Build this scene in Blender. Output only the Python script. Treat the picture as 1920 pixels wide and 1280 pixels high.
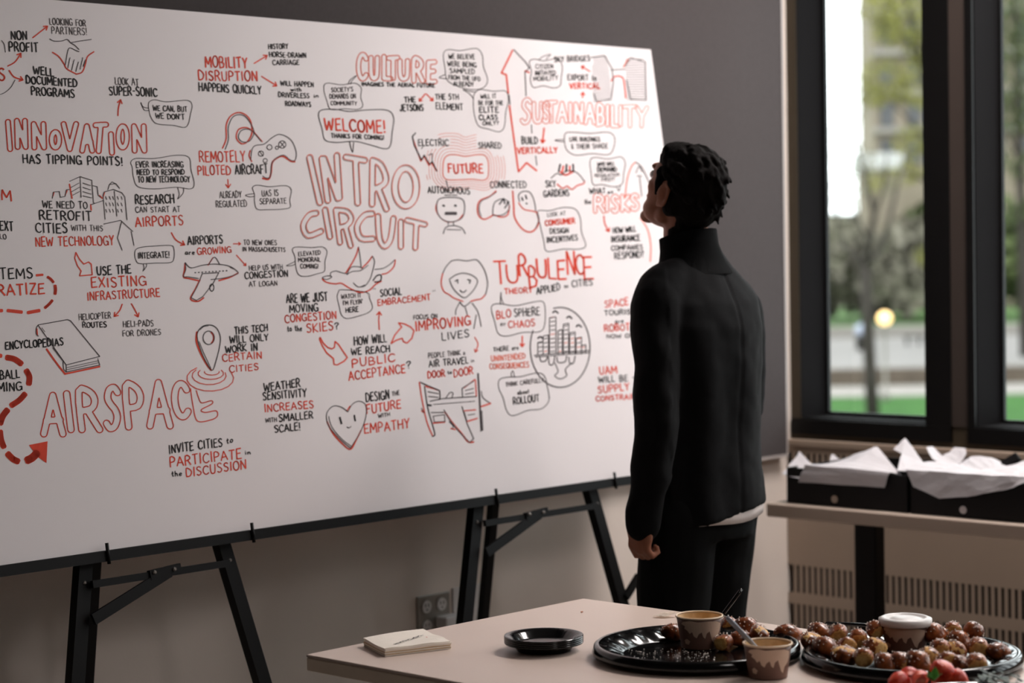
import bpy, bmesh, math, random
import numpy as np
from math import sin, cos, pi, radians, atan, sqrt, atan2
from mathutils import Vector, Matrix, noise
random.seed(7)
scn = bpy.context.scene
COL = scn.collection
for o in list(bpy.data.objects): bpy.data.objects.remove(o)

# ------------------------------------------------------------------ camera
FPX = 3964.0
YAW, PIT, ROL = radians(43.6), atan(183/FPX), atan(.019)
FW = np.array([cos(YAW), sin(YAW), 0]); RT = np.array([sin(YAW), -cos(YAW), 0]); UPV = np.array([0, 0, 1.])
FC = cos(PIT)*FW - sin(PIT)*UPV; UC = sin(PIT)*FW + cos(PIT)*UPV
CX = cos(ROL)*RT - sin(ROL)*UC; CY = sin(ROL)*RT + cos(ROL)*UC
CAM = np.array([-5.706, -4.161, 1.52])
cd = bpy.data.cameras.new('camera'); cam = bpy.data.objects.new('camera', cd); COL.objects.link(cam)
cam.matrix_world = Matrix(((CX[0], CY[0], -FC[0], CAM[0]), (CX[1], CY[1], -FC[1], CAM[1]), (CX[2], CY[2], -FC[2], CAM[2]), (0, 0, 0, 1)))
cd.sensor_width = 36; cd.lens = 36*FPX/1920; cd.clip_end = 2000; cd.clip_start = .05
cd.dof.use_dof = True; cd.dof.focus_distance = 4.4; cd.dof.aperture_fstop = 3.0
scn.camera = cam
# ------------------------------------------------------------------ world, exposure, added ceiling lights
scn.view_settings.view_transform = 'Standard'; scn.view_settings.look = 'None'
scn.view_settings.gamma = 1; scn.view_settings.use_curve_mapping = False
scn.view_settings.exposure = 0.0
w = bpy.data.worlds.new('overcast_sky'); scn.world = w; w.use_nodes = True
w.node_tree.nodes['Background'].inputs[0].default_value = (.93, .97, 1, 1)
w.node_tree.nodes['Background'].inputs[1].default_value = 4.6
LIGHT_COL = (1.0, .925, .895); LIGHT_STR = 38.0
ADDED_LIGHTS = [(-.6, -1.6, 1.03), (-.6, -4.0, .5), (-3.4, -5.0, .22)]  # made-up fixtures out of view, placed and weighted for fill

def hit(x, y, n, d):
    """the room point where a sight line meets the plane n.p = d (used once, to measure positions on real planes)"""
    r = FC + CX*(x-960)/FPX - CY*(y-640)/FPX
    n = np.array(n, float); t = (d - n@CAM)/(n@r)
    return Vector(CAM + r*t)
def onz(x, y, z): return hit(x, y, (0, 0, 1), z)
def onx(x, y, v): return hit(x, y, (1, 0, 0), v)
def ony(x, y, v): return hit(x, y, (0, 1, 0), v)

# ------------------------------------------------------------------ materials
def lin(c):
    c = c/255.; return c/12.92 if c <= .04045 else ((c+.055)/1.055)**2.4
def rgb(*c): return (lin(c[0]), lin(c[1]), lin(c[2]), 1)
def mat(name, c, rough=.5, spec=.5, metal=0, var=0, scale=20, bump=0, bscale=200, c2=None, stretch=None, coat=0, sheen=0):
    m = bpy.data.materials.new(name); m.use_nodes = True
    nt = m.node_tree; b = nt.nodes['Principled BSDF']
    b.inputs['Base Color'].default_value = rgb(*c); b.inputs['Roughness'].default_value = rough
    b.inputs['Specular IOR Level'].default_value = spec; b.inputs['Metallic'].default_value = metal
    b.inputs['Coat Weight'].default_value = coat; b.inputs['Sheen Weight'].default_value = sheen
    tc = nt.nodes.new('ShaderNodeTexCoord'); vec = tc.outputs['Object']
    if stretch:
        mp = nt.nodes.new('ShaderNodeMapping'); mp.inputs['Scale'].default_value = stretch
        nt.links.new(vec, mp.inputs['Vector']); vec = mp.outputs['Vector']
    n = nt.nodes.new('ShaderNodeTexNoise'); n.inputs['Scale'].default_value = scale; n.inputs['Detail'].default_value = 4
    nt.links.new(vec, n.inputs['Vector'])
    if c2 or var:
        r = nt.nodes.new('ShaderNodeValToRGB')
        a = rgb(*c); d = rgb(*c2) if c2 else tuple(v*(1-var) for v in a[:3])+(1,)
        r.color_ramp.elements[0].color = d; r.color_ramp.elements[1].color = a
        r.color_ramp.elements[0].position = .35; r.color_ramp.elements[1].position = .65
        nt.links.new(n.outputs['Fac'], r.inputs['Fac']); nt.links.new(r.outputs['Color'], b.inputs['Base Color'])
    if bump:
        n2 = nt.nodes.new('ShaderNodeTexNoise'); n2.inputs['Scale'].default_value = bscale; n2.inputs['Detail'].default_value = 3
        nt.links.new(vec, n2.inputs['Vector'])
        bp = nt.nodes.new('ShaderNodeBump'); bp.inputs['Strength'].default_value = bump; bp.inputs['Distance'].default_value = .002
        nt.links.new(n2.outputs['Fac'], bp.inputs['Height']); nt.links.new(bp.outputs['Normal'], b.inputs['Normal'])
    return m
def emit(name, c, s):
    m = bpy.data.materials.new(name); m.use_nodes = True; nt = m.node_tree
    b = nt.nodes['Principled BSDF']; b.inputs['Base Color'].default_value = c
    b.inputs['Emission Color'].default_value = c; b.inputs['Emission Strength'].default_value = s
    return m
M = {}
M['wall'] = mat('painted_wall', (226, 214, 204), .7, .2, var=.04, scale=6, bump=.15, bscale=120)
M['wall_dark'] = mat('grey_painted_wall', (104, 98, 94), .8, .2, var=.04, scale=6)
M['ceiling'] = mat('ceiling_tile', (128, 124, 120), .9, .1, var=.05, scale=40)
M['floor'] = mat('carpet', (142, 132, 124), .95, .1, var=.2, scale=60, bump=.4)
M['fabric_panel'] = mat('grey_tack_fabric', (80, 75, 75), .9, .1, var=.07, scale=90, bump=.4, bscale=500)
M['panel_trim'] = mat('pale_metal_trim', (176, 168, 164), .4, .4, var=.03)
M['olive'] = mat('olive_brown_pier', (62, 53, 40), .6, .3, var=.06, scale=8)
M['brownpier'] = mat('brown_pier', (62, 53, 48), .6, .3, var=.06, scale=8)
M['frame'] = mat('black_window_metal', (12, 11, 11), .5, .2, var=.1, scale=10)
M['reveal'] = mat('grey_window_reveal', (24, 23, 24), .9, .05, var=.05, scale=8)
M['heater'] = mat('tan_enamel', (158, 140, 124), .45, .4, var=.04, scale=6)
M['slot'] = mat('dark_slot', (22, 18, 17), .8, .1, var=.1)
M['board'] = mat('white_foamboard', (232, 225, 226), .55, .35, var=.012, scale=3)
M['core'] = mat('foam_core_edge', (205, 198, 192), .8, .2, var=.03)
M['black_metal'] = mat('black_painted_steel', (7, 6, 7), .5, .2, var=.2, scale=30)
M['bolt'] = mat('bright_rivet', (190, 185, 180), .3, .5, metal=.8, var=.05)
M['ink_black'] = mat('black_marker', (28, 24, 26), .6, .2, var=.15, scale=60)
M['ink_thin'] = mat('fine_grey_marker', (74, 66, 68), .6, .2, var=.15, scale=60)
M['ink_red'] = mat('red_marker', (228, 74, 50), .6, .2, var=.12, scale=50)
M['ink_shade'] = mat('grey_marker_shade', (150, 130, 130), .6, .2, var=.1, scale=50)
M['ink_pale'] = mat('pale_red_marker', (236, 132, 114), .6, .2, var=.1, scale=50)
M['table'] = mat('laminate_top', (214, 194, 182), .38, .4, var=.025, scale=5, bump=.03)
M['table_edge_lit'] = mat('laminate_edge_lit', (248, 230, 210), .5, .3, var=.05, scale=12)  # edge colour lightened to stand in for light from the camera side
M['table2'] = mat('beige_table', (176, 160, 146), .45, .35, var=.03, scale=5)
M['plastic'] = mat('glossy_black_plastic', (8, 8, 9), .14, .5, var=.1, scale=12, bump=.05, bscale=30)
M['matteblack'] = mat('black_card', (14, 12, 13), .6, .25, var=.1, scale=12)
M['tissue'] = mat('white_tissue', (200, 197, 200), .8, .2, var=.05, scale=14, bump=.4, bscale=60)
M['napkin'] = mat('cream_napkin', (246, 236, 224), .85, .1, var=.03, scale=50, bump=.3, bscale=300)
M['napkin_edge'] = mat('napkin_fold', (222, 196, 160), .85, .1, var=.1, scale=80)
M['cupbrown'] = mat('brown_paper_cup', (122, 90, 78), .45, .35, var=.05, scale=12)
M['cupcream'] = mat('cream_print', (214, 186, 164), .5, .3, var=.05, scale=30)
M['cuprim'] = mat('rolled_cream_rim', (232, 206, 176), .45, .4, var=.03)
M['dip'] = mat('mustard_smear', (204, 164, 110), .4, .5, c2=(232, 202, 160), scale=40)
M['lid'] = mat('white_lid', (226, 220, 216), .35, .4, var=.04, scale=30)
M['suit'] = mat('black_wool', (9, 9, 11), .85, .12, var=.2, scale=120, bump=.5, bscale=700, sheen=.02)
M['trouser'] = mat('black_denim', (6, 6, 7), .85, .15, var=.2, scale=160, bump=.4, bscale=600)
M['shirt'] = mat('white_cotton', (226, 216, 212), .8, .15, var=.04, scale=50, bump=.2)
M['hair'] = mat('dark_brown_hair', (15, 10, 8), .8, .08, c2=(8, 5, 4), scale=60, stretch=(3, 3, .5), bump=.5, bscale=220)
M['skin'] = mat('skin', (160, 108, 86), .55, .25, c2=(142, 90, 70), scale=14, bump=.15, bscale=400)
M['shoe'] = mat('black_leather', (14, 12, 12), .35, .5, var=.1)
M['eye'] = mat('eye_white', (220, 214, 208), .2, .5, var=.03)
M['iris'] = mat('dark_iris', (40, 26, 18), .2, .5, var=.1)
M['outlet'] = mat('grey_steel_plate', (150, 146, 140), .35, .5, metal=.6, var=.04)
M['socket'] = mat('pale_socket', (206, 202, 200), .4, .4, var=.02)
M['salt'] = mat('salt', (244, 232, 220), .4, .5, var=.05)
M['berry'] = mat('strawberry_red', (204, 34, 24), .3, .5, c2=(238, 92, 56), scale=60, bump=.6, bscale=300)
M['berry_in'] = mat('strawberry_flesh', (238, 150, 120), .35, .4, c2=(226, 60, 44), scale=90)
M['leaf'] = mat('green_leaf', (92, 150, 52), .45, .4, c2=(52, 104, 30), scale=60)
M['parsley'] = mat('dark_parsley', (38, 62, 34), .5, .3, c2=(20, 34, 20), scale=60)
M['fork'] = mat('clear_grey_plastic', (150, 152, 162), .2, .5, var=.1)
def glass():
    m = bpy.data.materials.new('window_glass'); m.use_nodes = True; nt = m.node_tree
    nt.nodes.clear(); out = nt.nodes.new('ShaderNodeOutputMaterial')
    t = nt.nodes.new('ShaderNodeBsdfTransparent'); t.inputs[0].default_value = (.93, .95, .94, 1)
    g = nt.nodes.new('ShaderNodeBsdfGlossy'); g.inputs['Roughness'].default_value = .02
    f = nt.nodes.new('ShaderNodeFresnel'); f.inputs[0].default_value = 1.3
    x = nt.nodes.new('ShaderNodeMixShader')
    nt.links.new(f.outputs[0], x.inputs[0]); nt.links.new(t.outputs[0], x.inputs[1]); nt.links.new(g.outputs[0], x.inputs[2])
    nt.links.new(x.outputs[0], out.inputs[0]); return m
M['glass'] = glass()
def pretzel_mat():
    m = bpy.data.materials.new('pretzel_crust'); m.use_nodes = True; nt = m.node_tree; b = nt.nodes['Principled BSDF']
    tc = nt.nodes.new('ShaderNodeTexCoord'); n = nt.nodes.new('ShaderNodeTexNoise'); n.inputs['Scale'].default_value = 70
    nt.links.new(tc.outputs['Object'], n.inputs['Vector'])
    r = nt.nodes.new('ShaderNodeValToRGB'); r.color_ramp.elements[0].color = rgb(84, 36, 16); r.color_ramp.elements[1].color = rgb(176, 98, 50)
    r.color_ramp.elements[0].position = .35; r.color_ramp.elements[1].position = .7
    nt.links.new(n.outputs['Fac'], r.inputs['Fac']); nt.links.new(r.outputs['Color'], b.inputs['Base Color'])
    b.inputs['Roughness'].default_value = .3
    bp = nt.nodes.new('ShaderNodeBump'); bp.inputs['Distance'].default_value = .002; bp.inputs['Strength'].default_value = .4
    nt.links.new(n.outputs['Fac'], bp.inputs['Height']); nt.links.new(bp.outputs['Normal'], b.inputs['Normal'])
    return m
M['crust'] = pretzel_mat()
M['crumb'] = mat('pale_pretzel_crumb', (232, 190, 120), .6, .3, c2=(204, 148, 82), scale=120, bump=.6, bscale=300)

# ------------------------------------------------------------------ object helpers
def put(name, me, parent=None, m=None, smooth=False):
    o = bpy.data.objects.new(name, me); COL.objects.link(o)
    if m is not None and len(me.materials) == 0: me.materials.append(M[m] if isinstance(m, str) else m)
    if smooth:
        for p in me.polygons: p.use_smooth = True
    if parent is not None: o.parent = parent; o.matrix_parent_inverse = Matrix.Translation(-Vector(parent.location)) if parent.location.length else Matrix()
    return o
def frombm(name, bm, parent=None, m=None, smooth=False):
    bmesh.ops.recalc_face_normals(bm, faces=bm.faces)
    me = bpy.data.meshes.new(name); bm.to_mesh(me); bm.free()
    return put(name, me, parent, m, smooth)
def tag(o, label, cat, group=None, kind=None):
    o['label'] = label; o['category'] = cat
    if group: o['group'] = group
    if kind: o['kind'] = kind
    return o
def empty(name, loc=(0, 0, 0)):
    o = bpy.data.objects.new(name, None); COL.objects.link(o); o.location = loc; o.empty_display_size = .1
    return o
def struct(o): o['kind'] = 'structure'; return o
def abox(bm, x0, x1, y0, y1, z0, z1, bev=0):
    r = bmesh.ops.create_cube(bm, size=1)
    for v in r['verts']: v.co = Vector(((x0+x1)/2+v.co.x*(x1-x0), (y0+y1)/2+v.co.y*(y1-y0), (z0+z1)/2+v.co.z*(z1-z0)))
    if bev:
        es = list({e for v in r['verts'] for e in v.link_edges})
        bmesh.ops.bevel(bm, geom=es, offset=bev, segments=2, affect='EDGES', profile=.5)
    return bm
def box(name, x0, x1, y0, y1, z0, z1, m, parent=None, bev=0):
    return frombm(name, abox(bmesh.new(), x0, x1, y0, y1, z0, z1, bev), parent, m)
def frame_from(d):
    d = Vector(d).normalized(); a = Vector((0, 0, 1)) if abs(d.z) < .9 else Vector((0, 1, 0))
    u = d.cross(a).normalized(); return u, u.cross(d).normalized()
def atube(bm, pts, rad, n=14, flat=1.0, uv=None, cap=True, sq=2.0):
    """tube through pts with a radius per point, rings elliptical by `flat`"""
    pts = [Vector(p) for p in pts]; rings = []
    if not hasattr(rad, '__len__'): rad = [rad]*len(pts)
    u = v = None
    for i, p in enumerate(pts):
        d = (pts[min(i+1, len(pts)-1)]-pts[max(i-1, 0)])
        if uv: u, v = Vector(uv[0]), Vector(uv[1])
        elif u is None: u, v = frame_from(d)
        else:
            d.normalize(); u = (u - d*u.dot(d)).normalized(); v = u.cross(d)
        ring = []
        for k in range(n):
            a = 2*pi*k/n; ca, sa = cos(a), sin(a)
            ca = math.copysign(abs(ca)**(2/sq), ca); sa = math.copysign(abs(sa)**(2/sq), sa)
            ring.append(bm.verts.new(p+u*ca*rad[i]+v*sa*rad[i]*flat))
        rings.append(ring)
    for a, b in zip(rings, rings[1:]):
        for k in range(n): bm.faces.new((a[k], a[(k+1) % n], b[(k+1) % n], b[k]))
    if cap: bm.faces.new(rings[0]); bm.faces.new(rings[-1][::-1])
    return bm
def tube(name, pts, rad, m, parent=None, n=12, flat=1.0, smooth=True):
    return frombm(name, atube(bmesh.new(), pts, rad, n, flat), parent, m, smooth)
def bar(bm, p, q, w, t, nrm=(0, -1, 0)):
    """rectangular bar from p to q, width w across, thickness t along nrm"""
    p, q = Vector(p), Vector(q); d = (q-p).normalized(); n = Vector(nrm); n = (n-d*n.dot(d)).normalized(); s = d.cross(n)
    vs = [bm.verts.new(e+s*a*w/2+n*b*t/2) for e in (p, q) for a, b in ((-1, -1), (1, -1), (1, 1), (-1, 1))]
    for f in ((0, 1, 2, 3), (7, 6, 5, 4), (0, 4, 5, 1), (1, 5, 6, 2), (2, 6, 7, 3), (3, 7, 4, 0)): bm.faces.new([vs[i] for i in f])
    return bm
def lathe(bm, prof, c=(0, 0, 0), n=48, fn=None, close=False):
    """prof: (r,z) list; fn(a,r,z)->(r,z) modulates it by angle"""
    c = Vector(c); rings = []
    for r, z in prof:
        if r < 1e-6: rings.append([bm.verts.new(c+Vector((0, 0, z)))]); continue
        ring = []
        for k in range(n):
            a = 2*pi*k/n; rr, zz = fn(a, r, z) if fn else (r, z)
            ring.append(bm.verts.new(c+Vector((rr*cos(a), rr*sin(a), zz))))
        rings.append(ring)
    for a, b in zip(rings, rings[1:]):
        for k in range(n):
            k2 = (k+1) % n
            if len(a) == 1: bm.faces.new((a[0], b[k], b[k2]))
            elif len(b) == 1: bm.faces.new((a[k], a[k2], b[0]))
            else: bm.faces.new((a[k], a[k2], b[k2], b[k]))
    return bm
def ball(bm, c, r, rot=None, sub=3):
    s = bmesh.ops.create_icosphere(bm, subdivisions=sub, radius=1)
    r = (r, r, r) if not hasattr(r, '__len__') else r
    mt = Matrix.Translation(Vector(c)) @ (rot.to_4x4() if rot else Matrix()) @ Matrix.Diagonal((*r, 1))
    for v in s['verts']: v.co = mt @ v.co
    return s['verts']
def chain(bm, pts, rad, flat=1.0):
    """limb: tapered tube with rounded joints"""
    atube(bm, pts, rad, 16, flat)
    for p, r in ((pts[0], rad[0]), (pts[-1], rad[-1])): ball(bm, p, r, sub=2)
def remesh(name, bm, voxel, smooth_it, parent, m, fn=None, fac=.5):
    me = bpy.data.meshes.new(name); bm.to_mesh(me); bm.free()
    o = bpy.data.objects.new('tmp', me); COL.objects.link(o)
    r = o.modifiers.new('r', 'REMESH'); r.mode = 'VOXEL'; r.voxel_size = voxel
    s = o.modifiers.new('s', 'SMOOTH'); s.iterations = smooth_it; s.factor = fac
    dg = bpy.context.evaluated_depsgraph_get(); dg.update()
    me2 = bpy.data.meshes.new_from_object(o.evaluated_get(dg)); bpy.data.objects.remove(o); bpy.data.meshes.remove(me)
    if fn:
        nrm = [v.normal.copy() for v in me2.vertices]
        for v, nn in zip(me2.vertices, nrm): v.co = fn(v.co, nn)
    me2.name = name; me2.materials.clear()
    return put(name, me2, parent, m, True)

# ================================================================== THE ROOM
XW, YW, HC = -7.2, -6.4, 3.2
struct(box('floor', XW-.2, .2, YW-.2, .2, -.1, 0, 'floor'))
struct(box('ceiling', XW-.2, .2, YW-.2, .2, HC, HC+.1, 'ceiling'))
struct(box('wall_back', XW-.2, .17, 0, .15, 0, HC, 'wall'))
struct(box('wall_left', XW-.15, XW, YW, 0, 0, HC, 'wall_dark'))
struct(box('wall_front', XW-.2, .15, YW-.15, YW, 0, HC, 'wall_dark'))
ZS, ZT = .925, 2.55
NW = 9
ops = [(-.038-.665*i-.487, -.038-.665*i) for i in range(NW)]
bm = bmesh.new()
abox(bm, 0, .17, YW, 0, 0, ZS-.002); abox(bm, 0.0, .17, YW, 0, ZT+.002, HC)
ys = [0]+[v for a, b in ops for v in (b, a)]+[YW]
for a, b in zip(ys[0::2], ys[1::2]): abox(bm, 0.0, .17, b, a, ZS-.002, ZT+.002)
struct(frombm('wall_right', bm, None, 'olive'))
box('pier_face', -.003, 0, ops[0][0]-.153, ops[0][0]-.093, ZS, ZT, 'brownpier', bpy.data.objects['wall_right'])
for i, (a, b) in enumerate(ops):
    wnd = struct(empty('window_%d' % (i+1), (0.08, (a+b)/2, ZS)))
    bm = bmesh.new()                                   # interior black flange, wider on the near side
    abox(bm, -.008, .004, a-.093, a, ZS-.05, ZT+.05); abox(bm, -.008, .004, b, b+.025, ZS-.05, ZT+.05) if i else None
    abox(bm, -.010, .006, a-.093, b+(.025 if i else .03), ZS-.05, ZS); abox(bm, -.010, .006, a-.093, b+.02, ZT, ZT+.05)
    frombm('frame', bm, wnd, 'frame')
    bm = bmesh.new()
    abox(bm, .004, .150, b-.002, b, ZS, ZT); abox(bm, .004, .150, a, a+.002, ZS, ZT)
    abox(bm, .004, .150, a+.002, b-.002, ZT-.002, ZT)
    frombm('reveal', bm, wnd, 'reveal')
    box('sill', .004, .150, a+.002, b-.002, ZS, ZS+.004, 'reveal', wnd)
    bm = bmesh.new()
    for q in ((a+.002, a+.012), (b-.012, b-.002)): abox(bm, .145, .160, q[0], q[1], ZS+.004, ZT-.002)
    abox(bm, .145, .160, a+.012, b-.012, ZS+.004, ZS+.014); abox(bm, .145, .160, a+.012, b-.012, ZT-.012, ZT-.002)
    frombm('sash', bm, wnd, 'frame')
    box('pane', .150, .154, a+.012, b-.012, ZS+.014, ZT-.012, 'glass', wnd)
# grey fabric panel over the left wall
wp = tag(empty('wall_panel', (-3.5, -.02, .805)), 'large grey fabric covered panel on the wall behind the drawn board', 'wall panel')
box('fabric', -6.9, -.082, -.040, -.001, .815, HC-.02, 'fabric_panel', wp)
box('edge_trim', -.082, -.074, -.042, -.001, .805, HC-.02, 'panel_trim', wp)
box('bottom_trim', -6.9, -.082, -.042, -.001, .805, .815, 'panel_trim', wp)
struct(box('baseboard_back', XW, -.05, -.012, 0, 0, .1, 'slot'))
# heater enclosure under the windows
ht = tag(empty('heater_cabinet', (0, -2, 0)), 'tan metal heater cabinet with rows of vertical slots under the windows', 'heater')
hx = -.03
rows = [(.772, .815), (.349, .441), (.215, .312)]
bm = bmesh.new()
zs = [0.0]+sorted(v for r in rows for v in r)+[.835]
for z0, z1 in zip(zs[0::2], zs[1::2]): abox(bm, hx, hx+.004, YW+.01, -.002, z0, z1)
frombm('front_panel', bm, ht, 'heater')
bm = bmesh.new(); abox(bm, hx-.006, -.0005, YW+.01, -.002, .835, .858, .004); frombm('top_cap', bm, ht, 'heater')
box('slot_backing', -.008, -.0005, YW+.01, -.002, .01, .834, 'slot', ht)
sl = {}
for r, (z0, z1) in enumerate(rows):
    for k in range(52):
        y = -.030-.0232*k
        me = sl.get(r)
        if me is None:
            bm = bmesh.new(); abox(bm, hx, hx+.004, -.0055, .0055, z0, z1); me = bpy.data.meshes.new('slat'); bm.to_mesh(me); bm.free(); me.materials.append(M['heater']); sl[r] = me
        o = bpy.data.objects.new('slat', me); COL.objects.link(o); o.parent = ht; o.matrix_parent_inverse = Matrix.Translation((0, 2, 0)); o.location = (0, y, 0)
    box('slot_fill', hx, hx+.004, YW+.01, -.03-.0232*52, z0, z1, 'heater', ht)
# outlet plates on the wall below the board
ou = tag(empty('wall_outlet', (-1.675, 0, .51)), 'grey steel wall outlet plate with four sockets and a plug', 'outlet')
bm = bmesh.new(); abox(bm, -1.737, -1.613, -.007, -.0005, .447, .561, .002); frombm('cover_plate', bm, ou, 'outlet')
for sx in (-1.705, -1.647):
    for sz in (.53, .476):
        if sx > -1.66 and sz < .5: continue
        bm = bmesh.new(); atube(bm, [(sx, -.0105, sz), (sx, -.0068, sz)], .0175, 20); s = frombm('socket', bm, ou, 'socket')
        bm = bmesh.new()
        for dx in (-.007, .005): abox(bm, sx+dx, sx+dx+.002, -.0112, -.0104, sz+.0, sz+.009)
        ball(bm, (sx, -.0105, sz-.008), .0022, sub=1)
        frombm('slot', bm, s, 'slot')
bm = bmesh.new(); abox(bm, -1.672, -1.600, -.050, -.0075, .468, .500, .004); frombm('plug', bm, ou, 'socket')
o2 = tag(empty('wall_switch', (-1.53, 0, .5)), 'pale wall plate behind the easel leg, right of the outlet', 'outlet')
bm = bmesh.new(); abox(bm, -1.600, -1.485, -.007, -.0005, .455, .567, .002); frombm('cover_plate', bm, o2, 'socket')
box('connector', -1.562, -1.548, -.014, -.007, .485, .5, mat('green_plastic', (30, 110, 90), .5), o2)
# unseen ceiling lights, added to brighten the board, wall and table
for k, (lx, ly, ls) in enumerate(ADDED_LIGHTS):
    cl = tag(empty('added_ceiling_light', (lx, ly, HC)), ['added unseen rectangular ceiling light nearest the drawn board', 'added unseen rectangular ceiling light farther back beside the windows', 'added unseen rectangular ceiling light at the back of the room'][k], 'light')
    bm = bmesh.new()
    for s in (-1, 1):
        abox(bm, lx+s*.30-.012, lx+s*.30+.012, ly-.62, ly+.62, HC-.05, HC-.001); abox(bm, lx-.288, lx+.288, ly+s*.61-.012, ly+s*.61+.012, HC-.05, HC-.001)
    frombm('housing', bm, cl, 'socket')
    box('diffuser', lx-.287, lx+.287, ly-.597, ly+.597, HC-.045, HC-.04, emit('added_light_diffuser', (*LIGHT_COL, 1), LIGHT_STR*ls), cl)

# ================================================================== THE BOARD
TK = .15; YB, ZB = -.36, .871                      # board leans back: y = YB + TK (z - ZB)
cs = 1/sqrt(1+TK*TK); BU = Vector((0, TK*cs, cs)); BN = Vector((0, -cs, TK*cs)); BX = Vector((1, 0, 0))
XL, XR, BH = -3.352, -.912, 1.222
B0 = Vector((XL, YB, ZB))
def onb(x, y): return hit(x, y, (0, 1, -TK), YB-TK*ZB)
def bpt(x, s, t): return Vector((x, YB, ZB))+BU*s+BN*t
board = tag(empty('drawing_board', (XL+1.22, YB, ZB)), 'large white board covered in red and black hand lettering and doodles, standing on two easels', 'board')
bm = bmesh.new()
vs = [bm.verts.new(bpt(x, s, t)) for t in (0, -.005) for x, s in ((XL, 0), (XR, 0), (XR, BH), (XL, BH))]
for f in ((0, 1, 2, 3), (7, 6, 5, 4), (0, 4, 5, 1), (1, 5, 6, 2), (2, 6, 7, 3), (3, 7, 4, 0)): bm.faces.new([vs[i] for i in f])
frombm('face_sheet', bm, board, 'board')
# ---- marker ink: each group of strokes is a thin print on the face
LIFT = {'ink_shade': .0003, 'ink_pale': .0004, 'ink_red': .0005, 'ink_thin': .0007, 'ink_black': .0008}
class Ink:
    def __init__(s): s.v = []; s.f = []; s.m = []; s.mats = []
    def mi(s, m):
        if m not in s.mats: s.mats.append(m)
        return s.mats.index(m)
    def poly(s, pts, wd, m, closed=False):
        """pts measured in photograph pixels, laid on the board plane; wd in the same unit"""
        pts = [p for i, p in enumerate(pts) if i == 0 or abs(p[0]-pts[i-1][0])+abs(p[1]-pts[i-1][1]) > .15]
        if closed: pts = pts+[pts[0]]
        k = s.mi(m); off = BN*LIFT[m]; h = wd/2
        for (x0, y0), (x1, y1) in zip(pts, pts[1:]):
            dx, dy = x1-x0, y1-y0; L = math.hypot(dx, dy) or 1; nx, ny = -dy/L*h, dx/L*h; ex, ey = dx/L*h*.55, dy/L*h*.55
            q = [(x0-ex*.9+nx*.6, y0-ey*.9+ny*.6), (x0+nx, y0+ny), (x1+nx, y1+ny), (x1+ex+nx*.6, y1+ey+ny*.6), (x1+ex-nx*.6, y1+ey-ny*.6), (x1-nx, y1-ny), (x0-nx, y0-ny), (x0-ex*.9-nx*.6, y0-ey*.9-ny*.6)]
            b = len(s.v); s.v += [onb(*c)+off for c in q]; s.f.append(tuple(range(b, b+8))); s.m.append(k)
    def fill(s, pts, m):
        k = s.mi(m); b = len(s.v); s.v += [onb(*c)+BN*LIFT[m] for c in pts]; s.f.append(tuple(range(b, b+len(pts)))); s.m.append(k)
    def done(s, name):
        me = bpy.data.meshes.new(name); me.from_pydata([tuple(v) for v in s.v], [], s.f)
        for m in s.mats: me.materials.append(M[m])
        me.polygons.foreach_set('material_index', s.m)
        return put(name, me, board)
def crv(pts, closed=False, n=5):
    """Catmull-Rom through the points"""
    P = list(pts); N = len(P); out = []
    rng = range(N) if closed else range(N-1)
    for i in rng:
        if closed: a, b, c, d = P[i-1], P[i], P[(i+1) % N], P[(i+2) % N]
        else: a, b, c, d = P[max(i-1, 0)], P[i], P[i+1], P[min(i+2, N-1)]
        for k in range(n):
            t = k/n
            out.append(tuple(.5*(2*b[j]+(c[j]-a[j])*t+(2*a[j]-5*b[j]+4*c[j]-d[j])*t*t+(-a[j]+3*b[j]-3*c[j]+d[j])*t**3) for j in (0, 1)))
    if not closed: out.append(P[-1])
    return out
def arc(cx, cy, rx, ry, a0, a1, n=10): return [(cx+rx*cos(radians(a0+(a1-a0)*i/n)), cy+ry*sin(radians(a0+(a1-a0)*i/n))) for i in range(n+1)]
O_ = arc(.36, .5, .34, .5, 100, 460, 14); C_ = [(.68, .82)]+arc(.4, .5, .36, .5, 60, 300, 10)+[(.68, .16)]
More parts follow.
